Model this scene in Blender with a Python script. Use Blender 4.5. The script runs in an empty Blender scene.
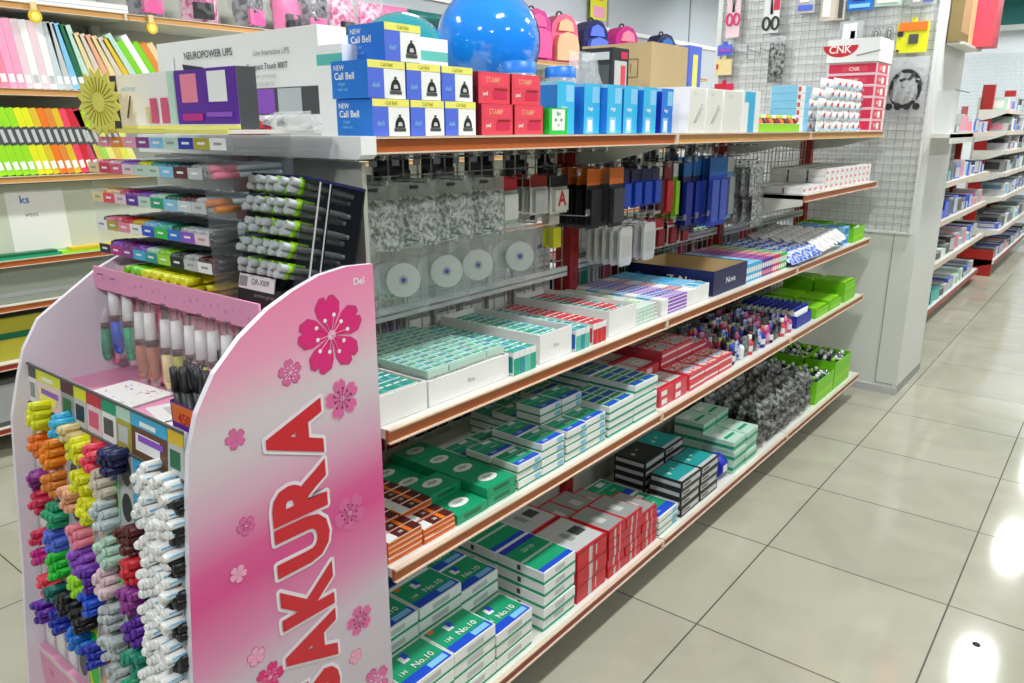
import bpy, math, random
from mathutils import Vector, Matrix
random.seed(7)
R = math.radians
PI = math.pi
SC = bpy.context.scene
COL = SC.collection

# ------------------------------------------------------------------ camera, world, light, exposure
cam_d = bpy.data.cameras.new('camera')
cam_d.sensor_width = 36.0
cam_d.lens = 36.0 * 770 / 1024
cam_d.clip_end = 60
cam = bpy.data.objects.new('camera', cam_d)
cam.location = (0, 0, 1.5)
cam.rotation_euler = (R(90 - 15.497), 0, R(38.386))
COL.objects.link(cam)
SC.camera = cam

world = bpy.data.worlds.new('world')
SC.world = world
world.use_nodes = True
world.node_tree.nodes['Background'].inputs[0].default_value = (0.93, 0.97, 1.0, 1)
world.node_tree.nodes['Background'].inputs[1].default_value = 0.15

SC.view_settings.view_transform = 'Standard'
SC.view_settings.look = 'None'
SC.view_settings.gamma = 1
SC.view_settings.use_curve_mapping = False
SC.view_settings.exposure = -0.08
LAMP_POWER = 46.0
CEIL = 3.2

# ------------------------------------------------------------------ materials
def lin(h):
    h = h.lstrip('#')
    out = []
    for i in (0, 2, 4):
        v = int(h[i:i + 2], 16) / 255
        out.append(v / 12.92 if v <= 0.04045 else ((v + 0.055) / 1.055) ** 2.4)
    return (*out, 1)

MATS = {}
def mat(name, col, rough=0.5, metal=0.0, alpha=1.0, emit=0.0, coat=0.0, noise=0.0, scale=30.0, col2=None, bump=0.0, trans=0.0):
    m = bpy.data.materials.new(name)
    m.use_nodes = True
    nt = m.node_tree
    b = nt.nodes['Principled BSDF']
    c = lin(col)
    b.inputs['Base Color'].default_value = c
    b.inputs['Roughness'].default_value = rough
    b.inputs['Metallic'].default_value = metal
    b.inputs['Alpha'].default_value = alpha
    b.inputs['Coat Weight'].default_value = coat
    b.inputs['Coat Roughness'].default_value = 0.08
    b.inputs['Transmission Weight'].default_value = trans
    if emit:
        b.inputs['Emission Color'].default_value = c
        b.inputs['Emission Strength'].default_value = emit
    if noise or col2 or bump:
        tc = nt.nodes.new('ShaderNodeTexCoord')
        nz = nt.nodes.new('ShaderNodeTexNoise')
        nz.inputs['Scale'].default_value = scale
        nz.inputs['Detail'].default_value = 4
        nt.links.new(tc.outputs['Object'], nz.inputs['Vector'])
        if noise or col2:
            rp = nt.nodes.new('ShaderNodeValToRGB')
            if col2:
                rp.color_ramp.elements[0].position = 0.5 - noise if noise else 0.42
                rp.color_ramp.elements[1].position = 0.5 + noise if noise else 0.58
                rp.color_ramp.elements[0].color = lin(col2)
                rp.color_ramp.elements[1].color = c
            else:
                k = 1 - noise
                rp.color_ramp.elements[0].color = (c[0] * k, c[1] * k, c[2] * k, 1)
                rp.color_ramp.elements[1].color = c
            nt.links.new(nz.outputs['Fac'], rp.inputs['Fac'])
            nt.links.new(rp.outputs['Color'], b.inputs['Base Color'])
        if bump:
            bp = nt.nodes.new('ShaderNodeBump')
            bp.inputs['Strength'].default_value = bump
            bp.inputs['Distance'].default_value = 0.01
            nt.links.new(nz.outputs['Fac'], bp.inputs['Height'])
            nt.links.new(bp.outputs['Normal'], b.inputs['Normal'])
    MATS[name] = m
    return m

PAL = dict(
    white='#f2f3f1', offwhite='#e4e5dc', cream='#e8d49a', ivory='#d9cdbb', grey='#9a9d9b', lgrey='#c6c9c8', dgrey='#4b4e50', black='#17181b', softblack='#26272b',
    yellow='#e6e81c', gold='#e3c02a', lemon='#f0ec72', lime='#9be01e', limegreen='#7fd41f', lgreen='#1fc83a', green='#18a070', sgreen='#20a886', dgreen='#0d6b45', tealgreen='#128a70', teal='#1e9a9c', dteal='#126a66', seafoam='#5cc4b4', mint='#bfe0cf',
    sky='#38b4e2', lsky='#86c8ee', cblue='#1e78d6', blue='#1c4fd2', blue2='#1f77d8', dblue='#1a2fa8', navy='#141a52', royal='#2b35c8', periwinkle='#5570dc', purple='#8c2f8f', violet='#5a1f9e', lilac='#9254c8', magenta='#c41f86',
    pink='#f08aa2', palepink='#ecd0d8', hotpink='#e0357f', spink='#f3a3c4', rose='#d9587f', bagpink='#e2549a', coral='#f0465f', crimson='#d22a50', red='#cf2230', bred='#e04858', dred='#9c1a1c', maroon='#5a1d1e', brown='#6b4226', peach='#ecac88', skin='#b5694a', tan='#c9a878',
    orange='#f27a1e', dorange='#f08a12', amber='#e08a32', railorange='#c96f33', card='#c3a878', clear='#c9d6da', silver='#bcc4c6', olive='#b0a832')
for k_, v_ in PAL.items():
    mat(k_, v_, rough=0.42)
for k_ in ('white', 'silver', 'clear', 'mint', 'palepink', 'black', 'navy', 'red', 'yellow', 'orange'):
    pass
mat('paint', '#e6e8e4', rough=0.45, noise=0.05, scale=6)
mat('shelf_paint', '#e3e4dc', rough=0.38, noise=0.04, scale=9)
mat('shelf_grey', '#b9bcb0', rough=0.5, noise=0.08, scale=5)
mat('upright_red', '#b0201c', rough=0.38, noise=0.12, scale=20)
mat('base_red', '#a03a2e', rough=0.4, noise=0.1, scale=20)
mat('rail_orange', '#b45f2a', rough=0.4, noise=0.12, scale=14)
mat('rail_wood', '#cf9a55', rough=0.45, noise=0.1, scale=14)
mat('rail_lip', '#dcc9b2', rough=0.35)
mat('wire', '#c9cbc4', rough=0.35, metal=0.3)
mat('wire_white', '#e3e6e8', rough=0.4)
mat('wire_grey', '#a4abb1', rough=0.4)  # plain darker grey so the mesh lines stand out
mat('chrome', '#b8babb', rough=0.18, metal=0.9)
mat('kick_shade', '#33363a', rough=0.8)  # near-black that paints the shadow under the bottom shelf
mat('acrylic', '#dfe9ee', rough=0.06, alpha=0.07)
mat('film', '#e8eef0', rough=0.12, alpha=0.30, bump=0.8, scale=60)
mat('film_thin', '#eef2f4', rough=0.10, alpha=0.14, bump=0.6, scale=50)
mat('crinkle_silver', '#f8fafa', rough=0.18, alpha=.9, col2='#8e9496', noise=0.12, scale=95, bump=1.0)
mat('crinkle_dark', '#a9aca9', rough=0.2, col2='#26282a', noise=0.16, scale=55, bump=0.9)
mat('crinkle_blue', '#dfe8f4', rough=0.22, col2='#1f56c4', noise=0.06, scale=60, bump=0.8)
mat('crinkle_pink', '#f6c3d6', rough=0.22, col2='#c63f86', noise=0.08, scale=26, bump=0.8)
mat('crinkle_white', '#f4f4f2', rough=0.25, col2='#cfc9cc', noise=0.1, scale=40, bump=0.8)
mat('crinkle_black', '#86828a', rough=0.22, col2='#1d1a22', noise=0.1, scale=22, bump=0.8)
mat('speckle_teal', '#dff3ee', rough=0.35, col2='#2aa79a', noise=0.04, scale=90)
mat('speckle_red', '#f4e4e0', rough=0.35, col2='#cc3a3c', noise=0.05, scale=90)
mat('speckle_blue', '#bfe0f8', rough=0.35, col2='#2a6fd8', noise=0.05, scale=70)
mat('speckle_green', '#e6f4e2', rough=0.35, col2='#49b86a', noise=0.05, scale=90)
mat('candy', '#f4f0d8', rough=0.3, col2='#c8331e', noise=0.05, scale=120)
mat('cardboard', '#c9b083', rough=0.75, noise=0.1, scale=12)
mat('cardboard_dark', '#8c7a4e', rough=0.8, noise=0.1, scale=12)
mat('balloon_blue', '#1c8cf0', rough=0.09, coat=1.0)
mat('balloon_teal', '#1596a4', rough=0.08, coat=1.0)
mat('smoked_clear', '#20242c', rough=0.1, alpha=0.32)
mat('jar_glass', '#cfd9e0', rough=0.08, alpha=0.35)
mat('tube', '#ffffff', emit=7.0)
mat('plinth_pink', '#ef9fc4', rough=0.35, noise=0.06, scale=8)
mat('panel_white', '#efe9f2', rough=0.35)
mat('wall_grey', '#c2c8cf', rough=0.6, noise=0.06, scale=2)
mat('wall_far', '#dfe5e8', rough=0.6, noise=0.04, scale=2)
mat('teal_beam', '#1f6f6a', rough=0.6, noise=0.1, scale=4)
mat('milky_sheet', '#cfd6c0', rough=0.3, alpha=0.9, noise=0.06, scale=3)
mat('grey_sheet', '#8e9688', rough=0.4, noise=0.12, scale=4)

def floor_material():
    m = bpy.data.materials.new('polished_tile')
    m.use_nodes = True
    nt = m.node_tree
    b = nt.nodes['Principled BSDF']
    g = nt.nodes.new('ShaderNodeNewGeometry')
    mp = nt.nodes.new('ShaderNodeMapping')
    mp.inputs['Location'].default_value = (0.845 + 6.0, -2.0 + 6.0, 0)
    br = nt.nodes.new('ShaderNodeTexBrick')
    br.offset = 0.0
    br.inputs['Scale'].default_value = 1
    br.inputs['Brick Width'].default_value = 0.6
    br.inputs['Row Height'].default_value = 0.6
    br.inputs['Mortar Size'].default_value = 0.0028
    br.inputs['Mortar Smooth'].default_value = 0.2
    br.inputs['Color1'].default_value = lin('#b6b4a2')
    br.inputs['Color2'].default_value = lin('#b1af9e')
    br.inputs['Mortar'].default_value = lin('#55554c')
    nz = nt.nodes.new('ShaderNodeTexNoise')
    nz.inputs['Scale'].default_value = 2.5
    nz.inputs['Detail'].default_value = 7
    nz.inputs['Distortion'].default_value = 1.2
    mx = nt.nodes.new('ShaderNodeMix')
    mx.data_type = 'RGBA'
    mx.blend_type = 'MULTIPLY'
    mx.inputs['Factor'].default_value = 1
    rp = nt.nodes.new('ShaderNodeValToRGB')
    rp.color_ramp.elements[0].position = 0.35
    rp.color_ramp.elements[0].color = (0.88, 0.88, 0.86, 1)
    rp.color_ramp.elements[1].position = 0.6
    nt.links.new(g.outputs['Position'], mp.inputs['Vector'])
    nt.links.new(mp.outputs['Vector'], br.inputs['Vector'])
    nt.links.new(g.outputs['Position'], nz.inputs['Vector'])
    nt.links.new(nz.outputs['Fac'], rp.inputs['Fac'])
    nt.links.new(br.outputs['Color'], mx.inputs[6])
    nt.links.new(rp.outputs['Color'], mx.inputs[7])
    nt.links.new(mx.outputs[2], b.inputs['Base Color'])
    b.inputs['Roughness'].default_value = 0.09
    b.inputs['Specular IOR Level'].default_value = 0.5
    MATS['tile'] = m
floor_material()

def sign_material():
    # the printed colour bands of the panel, pink - pale - magenta - pale
    m = bpy.data.materials.new('sign_print')
    m.use_nodes = True
    nt = m.node_tree
    b = nt.nodes['Principled BSDF']
    tc = nt.nodes.new('ShaderNodeTexCoord')
    sp = nt.nodes.new('ShaderNodeSeparateXYZ')
    ma = nt.nodes.new('ShaderNodeMath')
    ma.operation = 'MULTIPLY_ADD'
    ma.inputs[1].default_value = -0.12
    mr = nt.nodes.new('ShaderNodeMapRange')
    mr.inputs['From Min'].default_value = 0.0
    mr.inputs['From Max'].default_value = 1.3
    rp = nt.nodes.new('ShaderNodeValToRGB')
    cr = rp.color_ramp
    stops = [(0.0, '#e9a6c6'), (0.30, '#c9bfc8'), (0.47, '#cfc2cc'), (0.53, '#dd8fb4'), (0.62, '#dc4f90'), (0.66, '#dd5e98'), (0.73, '#dba9c2'), (0.79, '#d6c9d0'), (0.83, '#d8cdd2'), (0.90, '#eea0bf'), (1.0, '#f27fae')]
    cr.elements[0].position, cr.elements[0].color = stops[0][0], lin(stops[0][1])
    cr.elements[1].position, cr.elements[1].color = stops[-1][0], lin(stops[-1][1])
    for p_, c_ in stops[1:-1]:
        e = cr.elements.new(p_)
        e.color = lin(c_)
    nt.links.new(tc.outputs['Object'], sp.inputs[0])
    nt.links.new(sp.outputs['Y'], ma.inputs[0])
    nt.links.new(sp.outputs['Z'], ma.inputs[2])
    nt.links.new(ma.outputs[0], mr.inputs['Value'])
    nt.links.new(mr.outputs[0], rp.inputs['Fac'])
    nt.links.new(rp.outputs['Color'], b.inputs['Base Color'])
    b.inputs['Roughness'].default_value = 0.3
    MATS['sign_print'] = m
sign_material()

# ------------------------------------------------------------------ mesh builder
TXT = {}
def text_tris(s, bold=0.0):
    key = (s, bold)
    if key in TXT:
        return TXT[key]
    cu = bpy.data.curves.new('t', 'FONT')
    cu.body = s
    cu.size = 1.0
    cu.resolution_u = 3
    cu.offset = bold
    cu.fill_mode = 'FRONT'
    cu.dimensions = '2D'
    ob = bpy.data.objects.new('t', cu)
    me = bpy.data.meshes.new_from_object(ob)
    v = [(p.co.x, p.co.y) for p in me.vertices]
    f = [tuple(p.vertices) for p in me.polygons]
    x0 = min(p[0] for p in v); x1 = max(p[0] for p in v)
    y0 = min(p[1] for p in v); y1 = max(p[1] for p in v)
    bpy.data.objects.remove(ob)
    bpy.data.curves.remove(cu)
    bpy.data.meshes.remove(me)
    TXT[key] = (v, f, x0, x1, y0, y1)
    return TXT[key]

class MB:
    def __init__(s):
        s.v, s.f, s.m, s.mats = [], [], [], []
        s.sm = []
    def mi(s, m):
        if m not in s.mats:
            s.mats.append(m)
        return s.mats.index(m)
    def face(s, idx, m, smooth=False):
        s.f.append(tuple(idx)); s.m.append(s.mi(m)); s.sm.append(smooth)
    def add(s, pts):
        n = len(s.v)
        s.v.extend([tuple(p) for p in pts])
        return n
    def box(s, x0, x1, y0, y1, z0, z1, m, skip=''):
        n = s.add([(x0, y0, z0), (x1, y0, z0), (x1, y1, z0), (x0, y1, z0), (x0, y0, z1), (x1, y0, z1), (x1, y1, z1), (x0, y1, z1)])
        for k, q in (('b', (3, 2, 1, 0)), ('t', (4, 5, 6, 7)), ('s', (0, 1, 5, 4)), ('e', (1, 2, 6, 5)), ('n', (2, 3, 7, 6)), ('w', (3, 0, 4, 7))):
            if k not in skip:
                s.face([n + i for i in q], m)
        return s
    def quad(s, a, b, c, d, m):
        n = s.add([a, b, c, d]); s.face((n, n + 1, n + 2, n + 3), m); return s
    def bar(s, p, q, w, m, h=None):
        p = Vector(p); q = Vector(q); d = (q - p).normalized()
        up = Vector((0, 0, 1)) if abs(d.z) < 0.9 else Vector((0, 1, 0))
        a = d.cross(up).normalized() * w / 2
        b = a.cross(d).normalized() * (h or w) / 2
        n = s.add([p - a - b, p + a - b, p + a + b, p - a + b, q - a - b, q + a - b, q + a + b, q - a + b])
        for f in ((0, 1, 2, 3), (7, 6, 5, 4), (0, 4, 5, 1), (1, 5, 6, 2), (2, 6, 7, 3), (3, 7, 4, 0)):
            s.face([n + i for i in f], m)
        return s
    def cyl(s, p, q, r0, m, r1=None, n=8, caps=True, smooth=True, capm=None):
        p = Vector(p); q = Vector(q); d = (q - p).normalized()
        r1 = r0 if r1 is None else r1
        up = Vector((0, 0, 1)) if abs(d.z) < 0.9 else Vector((1, 0, 0))
        a = d.cross(up).normalized(); b = d.cross(a)
        k = s.add([p + (a * math.cos(2 * PI * i / n) + b * math.sin(2 * PI * i / n)) * r0 for i in range(n)] + [q + (a * math.cos(2 * PI * i / n) + b * math.sin(2 * PI * i / n)) * r1 for i in range(n)])
        for i in range(n):
            j = (i + 1) % n
            s.face((k + j, k + i, k + n + i, k + n + j), m, smooth)
        if caps:
            s.face([k + i for i in range(n)], capm or m)
            s.face([k + n + i for i in reversed(range(n))], capm or m)
        return s
    def lathe(s, prof, m, c=(0, 0, 0), n=20, smooth=True):
        k = s.add([(c[0] + r * math.cos(2 * PI * i / n), c[1] + r * math.sin(2 * PI * i / n), c[2] + z) for r, z in prof for i in range(n)])
        for a in range(len(prof) - 1):
            for i in range(n):
                j = (i + 1) % n
                s.face((k + a * n + i, k + a * n + j, k + (a + 1) * n + j, k + (a + 1) * n + i), m, smooth)
        return s
    def prism(s, poly, o, u, v, n_, t, m, mside=None):
        # polygon in (u,v), extruded from o along n_ by t
        o, u, v, n_ = map(Vector, (o, u, v, n_))
        k = s.add([o + u * a + v * b for a, b in poly] + [o + u * a + v * b + n_ * t for a, b in poly])
        N = len(poly)
        s.face([k + i for i in reversed(range(N))], mside or m)
        s.face([k + N + i for i in range(N)], m)
        for i in range(N):
            j = (i + 1) % N
            s.face((k + i, k + j, k + N + j, k + N + i), mside or m)
        return s
    def patch(s, poly, o, u, v, m):
        o, u, v = map(Vector, (o, u, v))
        k = s.add([o + u * a + v * b for a, b in poly])
        s.face([k + i for i in range(len(poly))], m)
        return s
    def text(s, st, o, u, v, size, m, bold=0.0, align='c', squeeze=1.0):
        vs, fs, x0, x1, y0, y1 = text_tris(st, bold)
        o, u, v = map(Vector, (o, u, v))
        cx = (x0 + x1) / 2 if align == 'c' else x0
        cy = (y0 + y1) / 2
        k = s.add([o + u * ((a - cx) * size * squeeze) + v * ((b - cy) * size) for a, b in vs])
        for f in fs:
            s.face([k + i for i in f], m)
        return s
    def pillow(s, w, h, d, m, nx=7, ny=8, jit=0.15, o=(0, 0, 0), seed=1):
        # upright cushion: w along y, h along z, thickness d along x, centred on o
        rnd = random.Random(seed)
        ks = []
        for sgn in (1, -1):
            pts = []
            for j in range(ny + 1):
                for i in range(nx + 1):
                    a = i / nx; b = j / ny
                    t = (math.sin(PI * a) ** 0.5) * (math.sin(PI * b) ** 0.5) if 0 < i < nx and 0 < j < ny else 0
                    t *= 1 + rnd.uniform(-jit, jit) * 2
                    pts.append((o[0] + sgn * d / 2 * t, o[1] + (a - .5) * w + rnd.uniform(-jit, jit) * w / nx * .5, o[2] + (b - .5) * h + rnd.uniform(-jit, jit) * h / ny * .5))
            k = s.add(pts); ks.append(k)
            for j in range(ny):
                for i in range(nx):
                    q = [k + j * (nx + 1) + i, k + j * (nx + 1) + i + 1, k + (j + 1) * (nx + 1) + i + 1, k + (j + 1) * (nx + 1) + i]
                    s.face(q if sgn > 0 else q[::-1], m, True)
        return s
    def mesh(s, name):
        me = bpy.data.meshes.new(name)
        me.from_pydata(s.v, [], s.f)
        for m in s.mats:
            me.materials.append(MATS[m])
        me.polygons.foreach_set('material_index', s.m)
        me.polygons.foreach_set('use_smooth', s.sm)
        me.update()
        return me
    def build(s, name, parent=None, loc=(0, 0, 0), rot=(0, 0, 0)):
        return put(s.mesh(name), name, parent, loc, rot)

def put(me, name, parent=None, loc=(0, 0, 0), rot=(0, 0, 0)):
    o = bpy.data.objects.new(name, me)
    o.location = loc
    o.rotation_euler = rot
    if parent:
        o.parent = parent
    COL.objects.link(o)
    return o
def tag(o, label=None, cat=None, group=None, kind=None):
    if label: o['label'] = label
    if cat: o['category'] = cat
    if group: o['group'] = group
    if kind: o['kind'] = kind
    return o
def empty(name, loc=(0, 0, 0), rot=(0, 0, 0)):
    return put(None, name, None, loc, rot)
def copy_tree(o, parent=None):
    c = o.copy(); COL.objects.link(c); c.parent = parent
    for ch in list(o.children):
        copy_tree(ch, c)
    return c
class Proto:
    """first use hands out the source, later uses hand out copies with copies of the parts"""
    def __init__(s, make): s.make, s.src = make, None
    def get(s, loc, rot=(0, 0, 0), scale=None):
        o = s.src = s.make() if s.src is None else s.src
        if getattr(s, 'used', False):
            o = copy_tree(s.src)
        s.used = True
        for k in ('label', 'category', 'group', 'kind'):
            if k in o: del o[k]
        o.location = loc; o.rotation_euler = rot
        o.scale = (scale or (1, 1, 1))
        return o

X, Y_, Z = (1, 0, 0), (0, 1, 0), (0, 0, 1)
def struct(o): o['kind'] = 'structure'; return o

# ------------------------------------------------------------------ the room
struct(MB().box(-4.7, 5, -3, 14.2, -0.1, 0, 'tile').build('floor'))
struct(MB().box(-4.7, 5, -3, 14.2, CEIL, CEIL + 0.1, 'paint').build('ceiling'))
wl = MB().box(-4.45, -4.35, -3, 14.2, 0, CEIL, 'wall_grey')
for yy in (5.2, 7.0, 8.8, 10.6):
    wl.box(-4.352, -4.34, yy, yy + 0.02, 2.45, CEIL, 'grey')
wl.box(-4.352, -4.33, -3, 14, 2.42, 2.46, 'white')
struct(wl.build('wall_left'))
wf = MB().box(-4.7, 5, 13.2, 13.3, 0, CEIL, 'wall_far')
struct(wf.build('wall_back'))
struct(MB().box(-4.35, 5, 13.0, 13.2, 2.85, CEIL, 'teal_beam').box(-4.35, 5, 12.98, 13.2, 2.78, 2.85, 'lgrey').build('trim_1'))
struct(MB().box(-4.35, -2.6, 8.3, 8.6, 2.95, CEIL, 'teal_beam').build('trim_2'))
# the pillar that closes the gondola: a boxed column 1.25 m wide
pl = MB().box(-2.14, -0.885, 4.71, 5.34, 0, CEIL, 'paint')
pl.box(-0.885, -0.881, 4.705, 5.345, 0.0, 0.055, 'grey')
pl.box(-2.14, -0.88, 4.70, 4.71, 0.0, 0.045, 'lgrey')
pl.bar((-1.0, 4.708, 0.06), (-1.0, 4.708, 0.93), 0.004, 'grey')
pl.bar((-1.0, 4.708, 0.06), (-0.905, 4.708, 0.06), 0.004, 'grey')
struct(pl.build('wall_pillar'))

def lamp(x, y, label, power=1.0):
    r = empty('ceiling_light', (x, y, CEIL))
    tag(r, label, 'ceiling light', 'twin tube lights on the ceiling')
    MB().box(-0.11, 0.11, -0.30, 0.30, -0.05, 0, 'white').build('housing', r)
    for s in (-1, 1):
        MB().cyl((s * 0.05, -0.28, -0.07), (s * 0.05, 0.28, -0.07), 0.018, 'tube', n=10).build('tube', r)
    ld = bpy.data.lights.new('tube_light', 'AREA')
    ld.shape = 'RECTANGLE'; ld.size = 0.20; ld.size_y = 0.5
    ld.energy = LAMP_POWER * power
    ld.color = (0.97, 0.99, 1.0)
    lo = bpy.data.objects.new('tube_light', ld)
    lo.location = (0, 0, -0.1); lo.parent = r
    COL.objects.link(lo)
for i, y in enumerate((-1.2, 1.6, 4.35, 7.1, 9.65, 12.3)):
    lamp(-0.4, y, 'bright twin tube ceiling light over the tiled aisle')
for i, y in enumerate((-1.2, 1.6, 4.35, 7.1, 9.65)):
    lamp(1.9, y, 'twin tube ceiling light over the open right side of the shop', .5)
for i, y in enumerate((0.4, 3.2, 6.0, 9.0, 11.7)):
    lamp(-2.9, y, 'twin tube ceiling light between the double-sided shelving and the left wall')

# ------------------------------------------------------------------ double-sided shelving (gondola)
XF, XB = -1.09, -1.47          # shelf front and the wire back panel
XF2 = -1.85                    # front of the other side
BAY = [0.965, 2.158, 3.363, 4.53]
SH = {'top': 1.484, 's2': 0.919, 's3': 0.604, 's4': 0.150}
gon = empty('gondola_shelving', (XB, 2.75, 0))
tag(gon, 'long white double-sided shop shelving with red uprights, wire back panels and orange price rails', 'shelving')
GO = Vector((XB, 2.75, 0))
def gpart(mb, name, parent=gon):
    mb.v = [tuple(Vector(p) - GO) for p in mb.v]
    return mb.build(name, parent)
for y in BAY:
    m = MB().box(XB - 0.03, XB + 0.03, y - 0.025, y + 0.025, 0.0, 1.50, 'upright_red')
    for k in range(26):
        m.box(XB + 0.03, XB + 0.0305, y - 0.008, y - 0.003, 0.15 + k * 0.05, 0.175 + k * 0.05, 'maroon')
        m.box(XB + 0.03, XB + 0.0305, y + 0.003, y + 0.008, 0.15 + k * 0.05, 0.175 + k * 0.05, 'maroon')
    u = gpart(m, 'upright'); tag(u, 'red upright')
def rail(x, y0, y1, z, sgn=1, mt='rail_orange'):
    m = MB().box(x, x + sgn * 0.006, y0, y1, z - 0.028, z - 0.002, mt) if sgn > 0 else MB().box(x - 0.006, x, y0, y1, z - 0.028, z - 0.002, mt)
    a, b = (x, x + 0.012) if sgn > 0 else (x - 0.012, x)
    m.box(a, b, y0, y1, z - 0.003, z + 0.001, 'rail_lip').box(a, b, y0, y1, z - 0.030, z - 0.027, 'rail_lip')
    m.box(a, b + 0.001 * sgn, y1 - 0.014, y1, z - 0.031, z + 0.002, 'rail_lip')
    return m
for key, z in SH.items():
    for b in range(3):
        y0, y1 = BAY[b] + 0.003, BAY[b + 1] - 0.003
        xf = XF + 0.03 if key == 's4' else XF
        for side in (1, -1):
            a, c = (XB + 0.01, xf) if side > 0 else (XF2 - (0.03 if key == 's4' else 0), XB - 0.01)
            m = MB().box(a, c, y0, y1, z - 0.02, z, 'shelf_paint')
            m.box(a, c, y0, y1, z - 0.022, z - 0.02, 'shelf_grey')
            s_ = gpart(m, 'shelf')
            e = (xf + 0.001) if side > 0 else (a - 0.001)
            mt = 'base_red' if key == 's4' else ('rail_wood' if (key == 'top' and b > 0) else 'rail_orange')
            gpart(rail(e, y0, y1, z, side, mt), 'price_rail', s_)
            if key != 's4':
                for yy in (y0 + 0.004, y1 - 0.004):
                    xx0, xx1 = (XB + 0.03, XF - 0.02) if side > 0 else (XB - 0.03, XF2 + 0.02)
                    br = MB().prism([(xx0, z - 0.022), (xx0, z - 0.10), (xx0 + (xx1 - xx0) * .4, z - 0.085), (xx1, z - 0.035), (xx1, z - 0.022)], (0, yy - 0.0015, 0), X, Z, Y_, 0.003, 'shelf_paint')
                    gpart(br, 'shelf_bracket', s_)
            else:
                xx = (XF - 0.10) if side > 0 else (XF2 + 0.11)
                gpart(MB().box(xx - 0.01, xx, y0, y1, 0.0, z - 0.045, 'kick_shade'), 'shade_kick_plate', s_)  # dark plate set back so its colour stands in for under-shelf shadow
# the extra narrow shelf in the last bay
zm = 1.225
m = MB().box(XB + 0.01, XF, BAY[2] + 0.003, BAY[3] - 0.003, zm - 0.02, zm, 'shelf_paint')
s_ = gpart(m, 'shelf')
gpart(rail(XF + 0.001, BAY[2] + 0.003, BAY[3] - 0.003, zm, 1, 'rail_orange'), 'price_rail', s_)
gpart(MB().prism([(XB + 0.03, zm - 0.002), (XB + 0.03, zm - 0.10), (XB + 0.2, zm - 0.085), (XF, zm - 0.045), (XF, zm - 0.002)], (0, BAY[2] + 0.003, 0), X, Z, Y_, 0.004, 'shelf_paint'), 'shelf_bracket', s_)
# end board of the top shelf facing the camera
gpart(MB().prism([(0, 0), (0.78, 0), (0.79, 0.008), (0.79, 0.04), (0, 0.04)], (-1.86, 0.925, 1.446), X, Z, Y_, 0.036, 'white'), 'end_board')
gpart(MB().box(-1.45, -1.10, 0.950, 0.960, 0.0, 1.44, 'shelf_grey').box(-1.84, -1.49, 0.950, 0.960, 0.0, 1.44, 'shelf_grey'), 'end_panel')
# wire panels, solid lower panel, crossbars
for b in range(3):
    y0, y1 = BAY[b] + 0.03, BAY[b + 1] - 0.03
    gpart(MB().box(XB - 0.006, XB + 0.006, y0, y1, 0.14, 0.58, 'shelf_grey').box(XB - 0.006, XB + 0.006, y0, y1, 0.606, 0.635, 'shelf_grey'), 'back_panel')
    m = MB()
    n = 22
    for i in range(n + 1):
        yy = y0 + (y1 - y0) * i / n
        m.bar((XB, yy, 0.635), (XB, yy, 1.45), 0.0035, 'wire')
    for i in range(16):
        zz = 0.655 + i * 0.052
        m.bar((XB + 0.003, y0, zz), (XB + 0.003, y1, zz), 0.0035, 'wire')
    gpart(m, 'wire_panel')
    for zz in (1.02, 1.45) if b != 1 else (1.035, 1.45):
        gpart(MB().box(XB + 0.008, XB + 0.022, y0, y1, zz, zz + 0.032, 'white').box(XB + 0.0221, XB + 0.0225, y0, y1, zz + 0.012, zz + 0.018, 'grey'), 'crossbar')

# ------------------------------------------------------------------ boxes with printed faces
def face_frame(f, w, d, h):
    if f == 'T': return Vector((w / 2, -d / 2, h)), Vector(Y_), Vector((-1, 0, 0)), d, w, Vector(Z)
    if f == 'F': return Vector((w / 2, -d / 2, 0)), Vector(Y_), Vector(Z), d, h, Vector(X)
    if f == 'E': return Vector((-w / 2, -d / 2, 0)), Vector(X), Vector(Z), w, h, Vector((0, -1, 0))
def pbox(w, d, h, body, pr=(), tx=(), top=None, end=None):
    """w across the shelf (x), d along it (y), h up.  pr: (face,u0,v0,u1,v1,mat); tx: (face,string,u,v,size,mat)"""
    m = MB()
    m.box(-w / 2, w / 2, -d / 2, d / 2, 0, h, body, skip=('t' if top else '') + ('s' if end else ''))
    if top: m.quad((-w / 2, -d / 2, h), (w / 2, -d / 2, h), (w / 2, d / 2, h), (-w / 2, d / 2, h), top)
    if end: m.quad((-w / 2, -d / 2, 0), (w / 2, -d / 2, 0), (w / 2, -d / 2, h), (-w / 2, -d / 2, h), end)
    lay = {}
    for p in pr:
        f, u0, v0, u1, v1, mt = p
        o, u, v, a, b, n = face_frame(f, w, d, h)
        lay[f] = lay.get(f, 0) + 1
        o = o + n * 0.00025 * lay[f]
        m.patch([(u0 * a, v0 * b), (u1 * a, v0 * b), (u1 * a, v1 * b), (u0 * a, v1 * b)], o, u, v, mt)
    for t in tx:
        f, st, uu, vv, size, mt = t[:6]
        o, u, v, a, b, n = face_frame(f, w, d, h)
        m.text(st, o + n * 0.00025 * (lay.get(f, 0) + 1.5) + u * a * uu + v * b * vv, u, v, size, mt, t[6] if len(t) > 6 else 0.01)
    return m

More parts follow.
